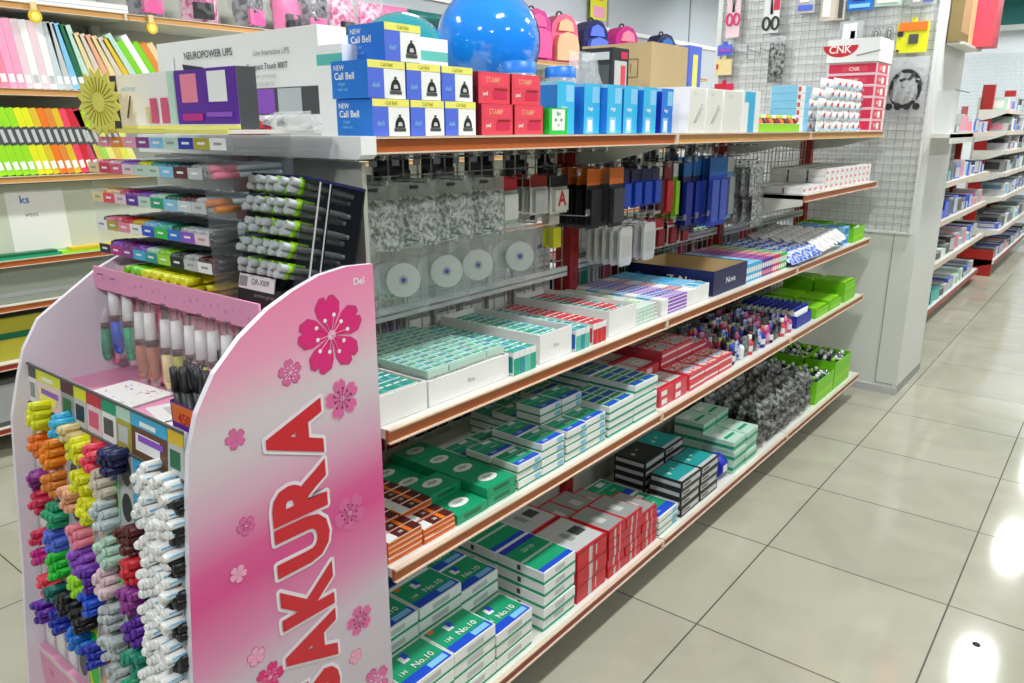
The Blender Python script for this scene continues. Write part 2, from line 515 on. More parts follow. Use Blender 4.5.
ORD = ['nearest', 'second along', 'third along', 'fourth along', 'fifth along', 'sixth along', 'seventh along', 'eighth along']
LAY = ['topmost', 'second down', 'third down', 'fourth down', 'fifth down', 'sixth down', 'seventh down', 'lowest']
DEP = ['front', 'middle', 'rear']
def stacks(P, name, h, x_front, w, nx, y0, d, ny, z0, n, desc, place, cat='box', group=None, gapx=0.004, gapy=0.004, jit=0.004, cnt=None, rnd=0.03):
    """stacks of equal boxes; cnt(ix, iy) overrides the height of a stack"""
    for ix in range(nx):
        for iy in range(ny):
            k = cnt(ix, iy) if cnt else n
            for l in range(k):
                a = random.uniform(-rnd, rnd)
                jx = random.uniform(-jit, jit) * .5
                jy = random.uniform(-jit, jit) * .5
                o = P.get((x_front - w / 2 - ix * (w + gapx) + jx, y0 + d / 2 + iy * (d + gapy) + jy, z0 + l * (h + 0.0006)), (0, 0, a * .4))
                depth = '' if nx == 1 else (DEP[min(ix, 2)] if nx <= 3 else ('front' if ix == 0 else 'back')) + ' row, '
                along = '' if ny == 1 else ORD[min(iy, 7)] + ', '
                lab = f"{desc}, {depth}{along}{LAY[min(k - 1 - l, 7)] if k > 1 else 'lying flat'}, {place}"
                tag(o, lab, cat, group or (desc + 's ' + place))
def proto(mbf, name):
    def make():
        return mbf().build(name)
    return Proto(make)

# ---- trays on the upper rack shelf (z .935)
def tray_mb(w, d, h, m='white', t=0.004, inner=None, print_=None):
    a = MB()
    inner = inner or m
    a.box(-w / 2, w / 2, -d / 2, d / 2, 0, t, m)
    a.box(w / 2 - t, w / 2, -d / 2, d / 2, t, h, m).box(-w / 2, -w / 2 + t, -d / 2, d / 2, t, h, m)
    a.box(-w / 2 + t, w / 2 - t, -d / 2, -d / 2 + t, t, h, m).box(-w / 2 + t, w / 2 - t, d / 2 - t, d / 2, t, h, m)
    if inner != m:
        a.box(-w / 2 + t, w / 2 - t, -d / 2 + t, d / 2 - t, t, t + 0.001, inner)
    if print_:
        a.text(print_, (w / 2 + 0.0005, 0, h * .5), Y_, Z, 0.016, 'grey')
    return a
S2 = SH['s2'] + 0.0015
def small_box(c, c2, h=0.058):
    def f():
        m = pbox(0.052, 0.0215, h, 'white', pr=[('T', 0.0, 0.04, 1, 0.96, c), ('T', 0.12, 0.5, 0.88, 0.64, 'white'), ('T', 0.0, 0.04, .3, 0.4, c2), ('F', 0, 0.0, 1, 0.72, c), ('E', 0.05, 0.1, 0.95, 0.8, c2)])
        return m
    return f
PT = proto(small_box('sgreen', 'teal'), 'staple_box')
PT2 = proto(small_box('teal', 'seafoam'), 'staple_box')
PR = proto(small_box('red', 'bred'), 'staple_box')
PB = proto(small_box('seafoam', 'cblue'), 'staple_box')
def fill_tray(xf, y0, y1, z, ps, label, group, nx=6, h=0.058, skip=0.0, w=0.052, d=0.0215):
    y = y0
    k = 0
    while y + d <= y1 + 1e-6:
        for ix in range(nx):
            if random.random() < skip: continue
            P = ps[(k * 7 + ix * 3 + (k * ix) % 2) % len(ps)] if len(ps) > 1 else ps[0]
            o = P.get((xf - w / 2 - ix * (w + 0.002), y + d / 2, z + random.choice((0, 0, 0.0)) ), (0, 0, random.uniform(-.02, .02)))
            tag(o, label, 'box', group)
        y += d + 0.0012; k += 1
def tray(x, y0, y1, z, w, h, label, m='white', name='carton_tray', print_=None, inner=None):
    o = tray_mb(w, y1 - y0, h, m, inner=inner, print_=print_).build(name, None, (x, (y0 + y1) / 2, z))
    return tag(o, label, 'tray')
XC = -1.28
tray(XC, 0.968, 1.105, S2, 0.345, 0.062, 'white card tray of teal staple boxes touching the pink sign at the shelf start')
fill_tray(-1.116, 0.976, 1.098, S2 + 0.005, [PT, PT2], 'small teal staple box in the white tray nearest the pink sign', 'teal boxes in the first white tray')
tray(XC, 1.112, 1.385, S2, 0.345, 0.058, 'wide white card tray heaped with teal boxes, second tray from the pink sign', print_='fine')
fill_tray(-1.116, 1.120, 1.378, S2 + 0.005, [PT2, PT, PB], 'small teal staple box in the heaped second white tray', 'teal boxes in the second white tray')
# flat packs lying across the second tray
def flat_slab():
    m = pbox(0.152, 0.062, 0.014, 'mint')
    cs = ['teal', 'seafoam', 'sgreen', 'teal']
    for i in range(6):
        for j in range(2):
            m.patch([(0.003 + j * .031, 0.004 + i * .0245), (0.028 + j * .031, 0.004 + i * .0245), (0.028 + j * .031, 0.024 + i * .0245), (0.003 + j * .031, 0.024 + i * .0245)], (0.076, -0.031, 0.0143), Y_, (-1, 0, 0), cs[(i + j * 2) % 4])
            m.patch([(0.003 + j * .031, 0.006 + i * .0245), (0.028 + j * .031, 0.006 + i * .0245), (0.028 + j * .031, 0.011 + i * .0245), (0.003 + j * .031, 0.011 + i * .0245)], (0.076, -0.031, 0.0147), Y_, (-1, 0, 0), 'white')
    return m
PS = proto(flat_slab, 'lead_pack')
stacks(PS, 'lead_pack', 0.015, -1.112, 0.152, 2, 1.115, 0.062, 4, S2 + 0.0645, 1, 'flat teal and white pack', 'on the second tray', gapy=0.004)
fill_tray(-1.10, 1.395, 1.50, S2, [PT, PT2, PB], 'small teal box standing loose between the second and third white trays', 'loose teal boxes between the trays', nx=6, h=.05)
tray(XC, 1.512, 1.655, S2, 0.345, 0.075, 'white card tray with a tall rim around teal boxes, third from the pink sign', print_='fine')
fill_tray(-1.116, 1.520, 1.648, S2 + 0.005, [PT2, PB, PT], 'small teal box inside the tall-rimmed third white tray', 'teal boxes in the third white tray')
fill_tray(-1.10, 1.665, 1.745, S2, [PB, PT2], 'small blue-green box standing loose after the third white tray', 'loose blue-green boxes')
fill_tray(-1.10, 1.75, 1.835, S2, [PR], 'small red box standing loose before the fourth white tray', 'loose red boxes')
tray(XC, 1.845, 2.00, S2, 0.345, 0.075, 'white card tray of red boxes, fourth from the pink sign')
fill_tray(-1.116, 1.852, 1.993, S2 + 0.005, [PR, PR, PT2], 'small red or teal box inside the fourth white tray', 'boxes in the fourth white tray')
def eraser_strip(c, c2):
    def f():
        m = MB()
        for i in range(7):
            m.box(-0.17 + i * .0488, -0.17 + i * .0488 + .046, -0.0105, 0.0105, 0, 0.062, c if i % 2 else c2)
            m.box(-0.168 + i * .0488, -0.17 + i * .0488 + .044, -0.004, 0.004, 0.062, 0.0625, 'white')
        for k in range(4):
            m.box(0.1688, 0.1692, -0.0108, 0.0108, 0.006 + k * .015, 0.010 + k * .015, 'white')
        return m
    return f
y = 2.008
for i, (c, c2, nm) in enumerate([('limegreen', 'mint', 'green')] * 5 + [('white', 'lgrey', 'white')] * 1):
    P = proto(eraser_strip(c, c2), 'eraser_pack') if i in (0, 5) else P
    tag(P.get((XC, y + .0105, S2), (0, 0, 0), (1, 1, .82)), f'{nm} striped strip of small boxes standing across the shelf', 'box', 'green striped strips'); y += 0.0225
y = 2.17
for i in range(11):
    if i in (0, 2, 8): P = proto(eraser_strip(*[('lsky', 'white'), ('royal', 'lilac'), ('red', 'white')][(0, 2, 8).index(i)]), 'eraser_pack')
    nm = 'pale blue' if i < 2 else ('purple' if i < 8 else 'red')
    tag(P.get((XC, y + .0105, S2), (0, 0, 0), (1, 1, .82)), f'{nm} and white strip of small boxes between upright and pale blue bundles', 'box', f'{nm} strips'); y += 0.0225
def bundle_blue():
    m = MB()
    for i in range(6):
        m.box(-0.17 + i * .057, -0.17 + i * .057 + .055, -0.026, 0.026, 0, 0.075, 'lsky' if i < 5 else 'white')
        m.box(-0.165 + i * .057, -0.17 + i * .057 + .05, -0.02, 0.02, 0.075, 0.0755, 'sky' if i % 2 else 'lsky')
    return m
P = proto(bundle_blue, 'tissue_bundle')
for i in range(2):
    tag(P.get((XC, 2.432 + i * .055 + .005, S2), (0, 0, 0), (1, 1, .75)), 'pale blue bundle of packets beside the open navy carton, ' + ('nearer the camera' if i == 0 else 'touching the carton'), 'bundle', 'pale blue bundles')
# the navy open carton
m = tray_mb(0.345, 0.30, 0.112, 'navy', t=0.004, inner='cardboard')
m.box(-0.168, 0.168, -0.1455, -0.1452, 0.006, 0.11, 'cardboard_dark').box(-0.1685, -0.168, -0.145, 0.145, 0.006, 0.11, 'cardboard').box(-0.168, 0.168, 0.1452, 0.1455, 0.006, 0.11, 'cardboard').box(0.168, 0.1683, -0.145, 0.145, 0.006, 0.11, 'cardboard_dark')
m.text('ZyNova', (0.06, -0.1506, 0.055), X, Z, 0.045, 'cream', 0.02).text('Nova', (0.173, 0.0, 0.055), Y_, Z, 0.04, 'white', 0.01)
m.patch([(0.0 + .018 * math.cos(a * PI / 6), .018 * math.sin(a * PI / 6)) for a in range(12)], (-0.13, -0.1506, 0.055), X, Z, 'periwinkle')
m.text('SANNO', (-0.07, -0.1506, 0.05), X, Z, 0.022, 'lsky')
m.v = [(p[0], p[1], p[2] * .8) for p in m.v]
tag(m.build('open_carton', None, (XC, 2.70, S2)), 'open navy blue carton with gold lettering and bare card inside on the middle shelf', 'carton')
def blister(c, c2):
    def f():
        m = MB()
        m.box(-0.165, 0.165, -0.011, 0.011, 0, 0.085, c)
        for i in range(8):
            m.box(-0.16 + i * .041, -0.16 + i * .041 + .03, -0.004, 0.004, 0.085, 0.0855, c2)
        m.box(0.1652, 0.1656, -0.009, 0.009, 0.01, 0.03, c2).box(0.1652, 0.1656, -0.009, 0.009, 0.045, 0.07, 'white')
        return m
    return f
seq = [('sky', 'white', 'sky blue')] * 7 + [('violet', 'pink', 'purple')] * 5 + [('crimson', 'white', 'red')] * 4 + [('lgreen', 'white', 'green')] * 3
prev = None; y = 2.865
for c, c2, nm in seq:
    if c != prev: P = proto(blister(c, c2), 'blister_pack'); prev = c
    tag(P.get((XC, y + .011, S2), (0, 0, 0), (1, 1, .8)), f'{nm} blister pack standing on edge past the navy carton', 'pack', f'{nm} blister packs on the middle shelf'); y += 0.0235
def pouch_proto(w, h, d, m, name, seed=1, nx=6, ny=6):
    return proto(lambda: MB().pillow(w, h, d, m, nx, ny, 0.2, (0, 0, 0), seed), name)
PBL = [proto((lambda s: (lambda: MB().pillow(0.075, 0.105, 0.04, 'crinkle_blue', 5, 6, 0.2, (0, 0, 0), s)))(s), 'blue_sachet') for s in (1, 2)]
for iy in range(6):
    for ix in range(6):
        o = PBL[(ix + iy) % 2].get((-1.13 - ix * .057, 3.355 + iy * .062, S2 + 0.04), (0, R(90) + random.uniform(-.3, .3) * 0 - R(20), random.uniform(-.2, .2)))
        o.rotation_euler = (0, R(-68), random.uniform(-.25, .25)); o.location.z = S2 + 0.034
        tag(o, 'blue and white crinkled sachet heaped before the white packets, middle shelf far bay', 'sachet', 'blue sachets on the middle shelf')
PWH = proto(lambda: MB().pillow(0.07, 0.1, 0.035, 'crinkle_white', 5, 6, 0.2, (0, 0, 0), 3), 'tissue_packet')
for iy in range(6):
    for ix in range(6):
        o = PWH.get((-1.13 - ix * .057, 3.745 + iy * .062, S2 + 0.045 + .004 * iy), (0, R(-62), random.uniform(-.3, .3)))
        tag(o, 'white crinkled packet heaped between blue sachets and lime trays', 'packet', 'white packets on the middle shelf')
PLB = proto(lambda: pbox(0.11, 0.09, 0.045, 'lsky', pr=[('T', .1, .1, .9, .9, 'cblue'), ('F', .1, .2, .9, .8, 'cblue')]), 'blue_tub')
for ix in range(2):
    for l in range(2):
        tag(PLB.get((-1.17 - ix * .13, 4.18, S2 + l * .046)), f'{"front" if ix == 0 else "back"} sky blue box, {"upper" if l else "lower"} one, beside the lime tray', 'box', 'sky blue boxes by the lime tray')

# lime trays with small things in them
def lime_tray(x, y, z, w, d, h, label, n=10, what='sharpener'):
    m = tray_mb(w, d, h, 'limegreen', t=0.003)
    m.box(w / 2, w / 2 + .0006, -d / 2 + .01, d / 2 - .01, h * .25, h * .45, 'lime')
    tag(m.build('lime_tray', None, (x, y, z)), label, 'tray')
    return (x, y, z + 0.004, w, d, h)
def clutter(tr, n, label, group, cat='pencil sharpener', top=None):
    x, y, z, w, d, h = tr
    for i in range(n):
        nx = max(1, round(math.sqrt(n * w / d)))
        ny = math.ceil(n / nx)
        ix, iy = i % nx, i // nx
        px = x - w / 2 + w * (ix + .5) / nx + random.uniform(-.003, .003)
        py = y - d / 2 + d * (iy + .5) / ny + random.uniform(-.003, .003)
        o = random.choice(CLUT).get((px, py, z + h * .42), (0, 0, random.uniform(0, 6)))
        tag(o, label, cat, group)
def sharp(c, c2):
    def f():
        m = MB().box(-0.014, 0.014, -0.009, 0.009, 0, 0.022, c)
        m.cyl((0, 0, 0.022), (0, 0, 0.036), 0.009, c2, 0.006, 8)
        m.box(-0.013, 0.013, -0.0095, -0.0091, 0.004, 0.018, 'chrome')
        return m
    return f
CLUT = [proto(sharp(a, b), 'pencil_sharpener') for a, b in (('softblack', 'white'), ('white', 'chrome'), ('black', 'lgrey'), ('navy', 'lime'), ('dgreen', 'white'))]
t = lime_tray(-1.17, 4.36, S2, 0.14, 0.20, 0.075, 'bright lime tray at the far end of the middle shelf, front'); clutter(t, 12, 'small dark gadget in the lime tray ending the middle shelf', 'gadgets in the middle shelf lime tray')
t = lime_tray(-1.33, 4.36, S2, 0.14, 0.20, 0.085, 'bright lime tray at the far end of the middle shelf, against the wire'); clutter(t, 10, 'small dark gadget in the rear lime tray of the middle shelf', 'gadgets in the rear lime tray')

# ---- second shelf (z .622)
S3 = SH['s3'] + 0.0015
def lead_box():
    m = pbox(0.03, 0.10, 0.0125, 'orange', pr=[('T', 0, 0, 1, 1, 'maroon'), ('T', .0, 0.0, .3, 1, 'white'), ('T', .62, 0, .74, 1, 'orange'), ('F', 0, .82, 1, 1, 'white'), ('F', 0, .42, 1, .52, 'dred')], tx=[('T', '2B', .5, .5, .012, 'white')])
    return m
PL_ = proto(lead_box, 'pencil_lead_box')
stacks(PL_, 'pencil_lead_box', 0.0125, -1.105, 0.03, 8, 0.975, 0.10, 2, S3, 4, 'slim orange pencil lead box', 'by the pink sign', gapx=0.006, cnt=lambda ix, iy: 4 if iy == 0 or ix > 1 else 3)
def green_box():
    m = pbox(0.082, 0.108, 0.024, 'green')
    ov = [(0.054 + .03 * math.cos(a * PI / 10), 0.046 + .019 * math.sin(a * PI / 10)) for a in range(20)]
    m.patch(ov, (0.041, -0.054, 0.0243), Y_, (-1, 0, 0), 'white')
    m.text('clips', (-0.006, 0.0, 0.0247), Y_, (-1, 0, 0), 0.018, 'dgreen', 0.01)
    m.box(0.041, 0.0413, -0.03, 0.03, 0.008, 0.018, 'dgreen')
    return m
PG = proto(green_box, 'clip_box')
stacks(PG, 'clip_box', 0.024, -1.105, 0.082, 4, 1.19, 0.108, 2, S3, 1, 'green oval-label clip box', 'after orange lead boxes', cnt=lambda ix, iy: 1 if ix == 0 and iy == 0 else (2 if iy == 1 or ix == 1 else 1))
def bluegreen_box(w=0.085, d=0.10, h=0.022, a='green', b='blue'):
    def f():
        return pbox(w, d, h, 'white', pr=[('T', .03, .04, .97, .96, a), ('T', .03, .04, .97, .26, b), ('T', .03, .62, .97, .70, 'seafoam'), ('T', .5, .74, .8, .9, 'white'), ('F', 0, .0, 1, .22, a), ('F', .7, .3, .95, .85, 'lsky'), ('E', 0, 0, 1, .22, a)],
                    tx=[('T', 'No.3', .62, .46, .014, 'white'), ('T', '24/6', .3, .16, .012, 'white')])
    return f
PBG = proto(bluegreen_box(), 'staple_carton')
stacks(PBG, 'staple_carton', 0.022, -1.105, 0.085, 3, 1.42, 0.10, 2, S3, 3, 'flat green and blue carton', 'after oval-label boxes', cnt=lambda ix, iy: (3, 3, 2)[ix] + (iy if ix < 2 else 0))
stacks(PBG, 'staple_carton', 0.022, -1.105, 0.085, 4, 1.636, 0.10, 2, S3, 5, 'flat green and blue carton', 'in the high heap', cnt=lambda ix, iy: (4, 6, 4, 3)[ix])
PBG2 = proto(bluegreen_box(0.16, 0.14, 0.022), 'staple_carton')
def multi_top():
    m = pbox(0.165, 0.145, 0.024, 'white', pr=[('F', 0, 0, 1, .3, 'sgreen'), ('E', 0, 0, 1, .3, 'sgreen')])
    for i in range(3):
        for j in range(2):
            m.patch([(0.004 + j * .07, 0.005 + i * .054), (0.069 + j * .07, 0.005 + i * .054), (0.069 + j * .07, 0.054 + i * .054), (0.004 + j * .07, 0.054 + i * .054)], (0.0825, -0.0725, 0.0243), Y_, (-1, 0, 0), 'green')
            m.patch([(0.008 + j * .07, 0.008 + i * .054), (0.066 + j * .07, 0.008 + i * .054), (0.066 + j * .07, 0.024 + i * .054), (0.008 + j * .07, 0.024 + i * .054)], (0.0825, -0.0725, 0.0247), Y_, (-1, 0, 0), 'blue')
            m.patch([(0.008 + j * .07, 0.03 + i * .054), (0.066 + j * .07, 0.03 + i * .054), (0.066 + j * .07, 0.036 + i * .054), (0.008 + j * .07, 0.036 + i * .054)], (0.0825, -0.0725, 0.0247), Y_, (-1, 0, 0), 'white')
    return m
PM = proto(multi_top, 'shrink_wrapped_staples')
stacks(PM, 'shrink_wrapped_staples', 0.024, -1.105, 0.165, 2, 1.86, 0.145, 2, S3, 3, 'white-framed green and blue staple tray', 'before the red upright', cnt=lambda ix, iy: 4 if ix == 0 and iy == 0 else (5 if iy == 1 else 3))
def redwhite(w=0.11, d=0.095, h=0.03):
    def f():
        return pbox(w, d, h, 'bred', pr=[('T', .04, .04, .96, .96, 'lgrey'), ('T', .04, .04, .96, .2, 'red'), ('T', .3, .4, .7, .7, 'white'), ('F', .1, .2, .5, .8, 'white')], tx=[('T', '10', .5, .55, .03, 'red')])
    return f
PRW = proto(redwhite(), 'red_staple_carton')
stacks(PRW, 'red_staple_carton', 0.03, -1.105, 0.11, 3, 2.185, 0.095, 2, S3, 2, 'red and white carton', 'before speckled cartons', cnt=lambda ix, iy: (2, 3, 3)[ix])
PRW2 = proto(lambda: pbox(0.11, 0.12, 0.03, 'bred', pr=[('T', .05, .05, .95, .95, 'speckle_red'), ('F', .0, .35, 1, .6, 'white'), ('T', .1, .3, .9, .4, 'lsky')]), 'red_staple_carton')
stacks(PRW2, 'red_staple_carton', 0.03, -1.105, 0.11, 3, 2.40, 0.12, 3, S3, 3, 'long red speckled carton', 'before small bottles', cnt=lambda ix, iy: (2, 4, 4)[ix] if iy < 2 else (2, 3, 3)[ix])
# bottles and small packs beyond
def bottle(c, c2):
    def f():
        m = MB().lathe([(0, 0), (0.016, 0), (0.017, 0.004), (0.017, 0.045), (0.012, 0.055), (0.007, 0.06), (0.007, 0.066)], c, n=10)
        m.lathe([(0.009, 0.064), (0.009, 0.08), (0, 0.08)], c2, n=10)
        m.lathe([(0.0173, 0.014), (0.0173, 0.038)], 'white', n=10)
        return m
    return f
BO = [proto(bottle(a, b), 'glue_bottle') for a, b in (('navy', 'blue'), ('coral', 'white'), ('dblue', 'red'), ('white', 'navy'), ('rose', 'dgrey'), ('lemon', 'dgrey'))]
SPK = [proto((lambda m_, s_: (lambda: MB().pillow(.045, .085, .03, m_, 5, 6, .2, (0, 0, .043), s_)))(m_, s_), 'small_packet') for m_, s_ in (('crinkle_black', 3), ('crinkle_blue', 4), ('crinkle_pink', 5), ('crinkle_dark', 6))]
for iy in range(15):
    for ix in range(6):
        q = (iy * 5 + ix * 2 + (iy // 3)) % 9
        zone = 'nearer the red cartons' if iy < 5 else ('halfway' if iy < 10 else 'nearer the blue tray')
        if q < 4:
            o = BO[(q + iy) % 6].get((-1.125 - ix * .055, 2.80 + iy * .046, S3))
            tag(o, f'small bright glue bottle among packets on the second shelf, {zone}', 'bottle', f'small bottles {zone}')
        else:
            o = SPK[(q + ix) % 4].get((-1.125 - ix * .055, 2.80 + iy * .046, S3), (0, 0, random.uniform(-.5, .5)))
            tag(o, f'small crinkled packet among bottles on the second shelf, {zone}', 'packet', f'small packets {zone}')
# pens standing in blue trays, then lime trays
m = tray_mb(0.30, 0.20, 0.055, 'dblue', t=0.003)
tag(m.build('blue_tray', None, (-1.26, 3.62, S3)), 'dark blue tray full of upright pens before the stacked lime trays', 'tray')
PP = proto(lambda: MB().cyl((0, 0, 0), (0, 0, 0.07), 0.008, 'white', n=8).cyl((0, 0, 0.07), (0, 0, 0.09), 0.006, 'dblue', n=8), 'glue_stick')
for iy in range(7):
    for ix in range(10):
        tag(PP.get((-1.13 - ix * .028, 3.54 + iy * .026, S3 + .004)), 'white glue stick with a dark blue top in the blue tray', 'glue stick', 'glue sticks in the blue tray')
for j, (yy, hh) in enumerate(((3.86, .04), (4.07, .045), (4.32, .06))):
    for ix in range(2):
        xx = -1.18 - ix * .17
        zz = S3
        if j == 2:
            tag(tray_mb(0.16, 0.20, 0.055, 'limegreen', t=.003).build('lime_tray', None, (xx, yy, zz)), f'tall bottom lime tray in the {"front" if ix == 0 else "rear"} pile ending the second shelf', 'tray')
            zz += 0.056; hh = 0.045
        w_ = ['near the glue sticks', 'in the middle', 'on a taller tray'][j]
        t = lime_tray(xx, yy, zz, 0.16, 0.19, hh, f'lime tray of green packs in the {"front" if ix == 0 else "rear"} row, {w_}')
        P = proto(lambda: pbox(0.14, 0.05, 0.012, 'lime', pr=[('T', .1, .1, .9, .9, 'limegreen')]), 'green_pack')
        for k in range(3):
            tag(P.get((xx, yy - .058 + k * .058, zz + hh - 0.004), (0, 0, random.uniform(-.05, .05))), f'flat lime pack in the {"front" if ix == 0 else "rear"} lime tray {w_}', 'pack', f'green packs {w_} {ix}')

# ---- bottom shelf (z .165)
S4 = SH['s4'] + 0.0015
def big_green(h=0.036):
    def f():
        return pbox(0.112, 0.15, h, 'white', pr=[('T', .02, .03, .98, .97, 'green'), ('T', .02, .03, .98, .27, 'blue'), ('T', .56, .08, .93, .24, 'lsky'), ('T', .36, .62, .5, .84, 'white'), ('T', .44, .7, .54, .9, 'blue'), ('T', .08, .85, .2, .95, 'orange'), ('F', 0, 0, 1, .2, 'green'), ('F', .3, .35, .7, .75, 'lgrey'), ('E', 0, 0, 1, .2, 'green'), ('E', .45, .4, .52, .8, 'dgrey')],
                    tx=[('T', 'No.10', .62, .42, .026, 'white'), ('T', '1M', .2, .42, .02, 'mint')])
    return f
PBIG = proto(big_green(), 'staple_carton')
stacks(PBIG, 'staple_carton', 0.036, -1.075, 0.112, 3, 0.985, 0.15, 3, S4, 4, 'large green blue-banded carton', 'behind the pink sign', cnt=lambda ix, iy: (4, 6, 6)[ix] if iy < 1 else (4, 6, 6)[ix] - (1 if iy == 2 else 0))
PTALL = proto(lambda: pbox(0.17, 0.15, 0.036, 'white', pr=[('T', .02, .03, .98, .97, 'green'), ('T', .02, .03, .98, .14, 'blue'), ('T', .02, .84, .98, .97, 'royal'), ('T', .02, .44, .98, .5, 'mint'), ('F', 0, 0, 1, .25, 'sgreen'), ('F', .35, .4, .65, .8, 'lgrey'), ('E', 0, 0, 1, .25, 'sgreen'), ('E', .45, .4, .52, .85, 'dgrey')], tx=[('T', '23/10', .5, .68, .022, 'white')]), 'staple_carton')
stacks(PTALL, 'staple_carton', 0.036, -1.075, 0.17, 2, 1.50, 0.15, 1, S4, 6, 'white-sided green carton', 'beside the red cartons', cnt=lambda ix, iy: (5, 5)[ix])
PRED = proto(lambda: pbox(0.17, 0.155, 0.055, 'red', pr=[('T', .05, .05, .95, .95, 'lgrey'), ('T', .3, .32, .45, .62, 'grey'), ('T', .55, .35, .85, .6, 'dgrey'), ('F', .38, .0, .5, 1, 'lgrey'), ('F', .62, .2, .66, .8, 'lgrey'), ('F', 0, .93, 1, 1, 'maroon'), ('E', .1, .3, .9, .6, 'bred')]), 'red_carton')
stacks(PRED, 'red_carton', 0.055, -1.075, 0.17, 2, 1.665, 0.155, 1, S4, 4, 'grey-topped thick red carton', 'nearest the green stack', cnt=lambda ix, iy: (3, 3)[ix])
PRED2 = proto(lambda: pbox(0.15, 0.10, 0.032, 'red', pr=[('T', .04, .05, .96, .95, 'grey'), ('T', .3, .3, .6, .6, 'lgrey'), ('F', .3, .0, .4, 1, 'lgrey'), ('F', 0, .9, 1, 1, 'maroon'), ('F', .6, .0, .68, 1, 'pink'), ('E', .1, .3, .9, .6, 'bred')]), 'red_carton')
stacks(PRED2, 'red_carton', 0.032, -1.075, 0.15, 2, 1.835, 0.10, 3, S4, 4, 'grey-topped thin red carton', 'after thicker red ones', cnt=lambda ix, iy: (5, 4)[ix] if iy < 2 else (4, 3)[ix])
stacks(PBG2, 'staple_carton', 0.022, -1.075, 0.16, 2, 2.165, 0.14, 1, S4, 3, 'pale green and blue carton', 'after the red cartons', cnt=lambda ix, iy: (3, 3)[ix])
PBK = proto(lambda: pbox(0.13, 0.15, 0.034, 'softblack', pr=[('T', .2, .5, .3, .62, 'lgrey'), ('T', .5, .6, .58, .7, 'grey'), ('F', 0.05, .25, .95, .8, 'lgrey'), ('E', .05, .3, .95, .75, 'lgrey')]), 'black_carton')
for l in range(5):
    tag(PBK.get((-1.385, 2.30, S4 + .0675 + l * .0346)) if 0 else PBK.get((-1.29, 2.40 if 0 else 2.235 + .17, S4 + l * .0346)), f'black and white carton, {LAY[4 - l]}, in the stack behind the teal cartons', 'carton', 'black cartons')
PTE = proto(lambda: pbox(0.13, 0.15, 0.034, 'softblack', pr=[('T', .03, .04, .97, .96, 'teal'), ('T', .2, .5, .3, .62, 'mint'), ('T', .5, .6, .58, .7, 'mint'), ('T', .03, .04, .97, .16, 'lgrey'), ('F', 0.05, .25, .95, .8, 'lgrey'), ('F', .1, .4, .45, .65, 'dgrey'), ('E', .05, .3, .95, .75, 'lgrey')]), 'teal_carton')
stacks(PTE, 'teal_carton', 0.034, -1.075, 0.13, 1, 2.33, 0.15, 2, S4, 4, 'teal-topped black carton', 'before the blue roll', cnt=lambda ix, iy: (4, 4)[iy])
for l in range(5):
    tag(PTE.get((-1.29, 2.56, S4 + l * .0346)), f'teal-topped black carton, {LAY[4 - l]}, rear stack behind the blue roll', 'carton', 'rear teal cartons')
m = MB().cyl((0, -0.03, 0.045), (0, 0.03, 0.045), 0.045, 'royal', n=20).cyl((0, -0.031, 0.045), (0, 0.031, 0.045), 0.02, 'lilac', n=16)
m.box(0.0455, 0.046, -0.02, 0.02, 0.03, 0.06, 'white')
tag(m.build('tape_roll', None, (-1.13, 2.735, S4)), 'royal blue roll of tape standing between teal and pale green cartons', 'tape roll')
PGW = proto(lambda: pbox(0.13, 0.12, 0.045, 'mint', pr=[('T', .05, .05, .95, .95, 'mint'), ('T', .15, .3, .85, .42, 'green'), ('F', .0, .25, 1, .6, 'sgreen'), ('T', .1, .6, .5, .8, 'white'), ('E', 0, .3, 1, .6, 'green')]), 'pale_green_carton')
stacks(PGW, 'pale_green_carton', 0.045, -1.075, 0.13, 2, 2.79, 0.12, 2, S4, 3, 'pale green and white carton', 'before bagged black clips', cnt=lambda ix, iy: (3, 4)[ix])
PK = [proto((lambda s: (lambda: MB().pillow(0.075, 0.11, 0.055, 'crinkle_dark', 6, 7, 0.3, (0, 0, 0), s)))(s), 'bagged_clips') for s in (4, 5, 6)]
for iy in range(9):
    for ix in range(5):
        for l in range(2):
            o = PK[(ix + iy + l) % 3].get((-1.105 - ix * .072, 3.10 + iy * .078, S4 + 0.062 + l * .095), (random.uniform(-.25, .25), random.uniform(-.3, .3), random.uniform(-.5, .5)))
            tag(o, f'clear bag of black clips, bottom shelf, {["lower", "upper"][l]} layer, {"front" if ix < 2 else "back"}, {["nearest", "middle", "farthest"][iy // 3]} part of the heap', 'bag', f'bagged black clips {l}{min(ix, 2) // 2}{iy // 3}')
for j in range(2):
    for ix in range(2):
        yy = 3.96 + j * .30; xx = -1.155 - ix * .17
        t = lime_tray(xx, yy, S4, 0.16, 0.28, 0.12 + .03 * j, f'bottom shelf lime bin, {"front" if ix == 0 else "rear"} row, {"nearer the bagged clips" if j == 0 else "nearer the pillar"}')
        h_ = 0.12 + .03 * j
        for k in range(16):
            kx, ky = k % 3, k // 3
            o = random.choice(CLUT).get((xx - .05 + kx * .05, yy - .11 + ky * .044, S4 + h_ - .03), (random.uniform(-.4, .4), 0, random.uniform(0, 6)), (1.3, 1.3, 1.3))
            tag(o, f'small sharpener heaped in the {"front" if ix == 0 else "rear"} lime bin, {"nearer the clips" if j == 0 else "nearer the pillar"}', 'pencil sharpener', f'sharpeners in lime bin {ix}{j}')

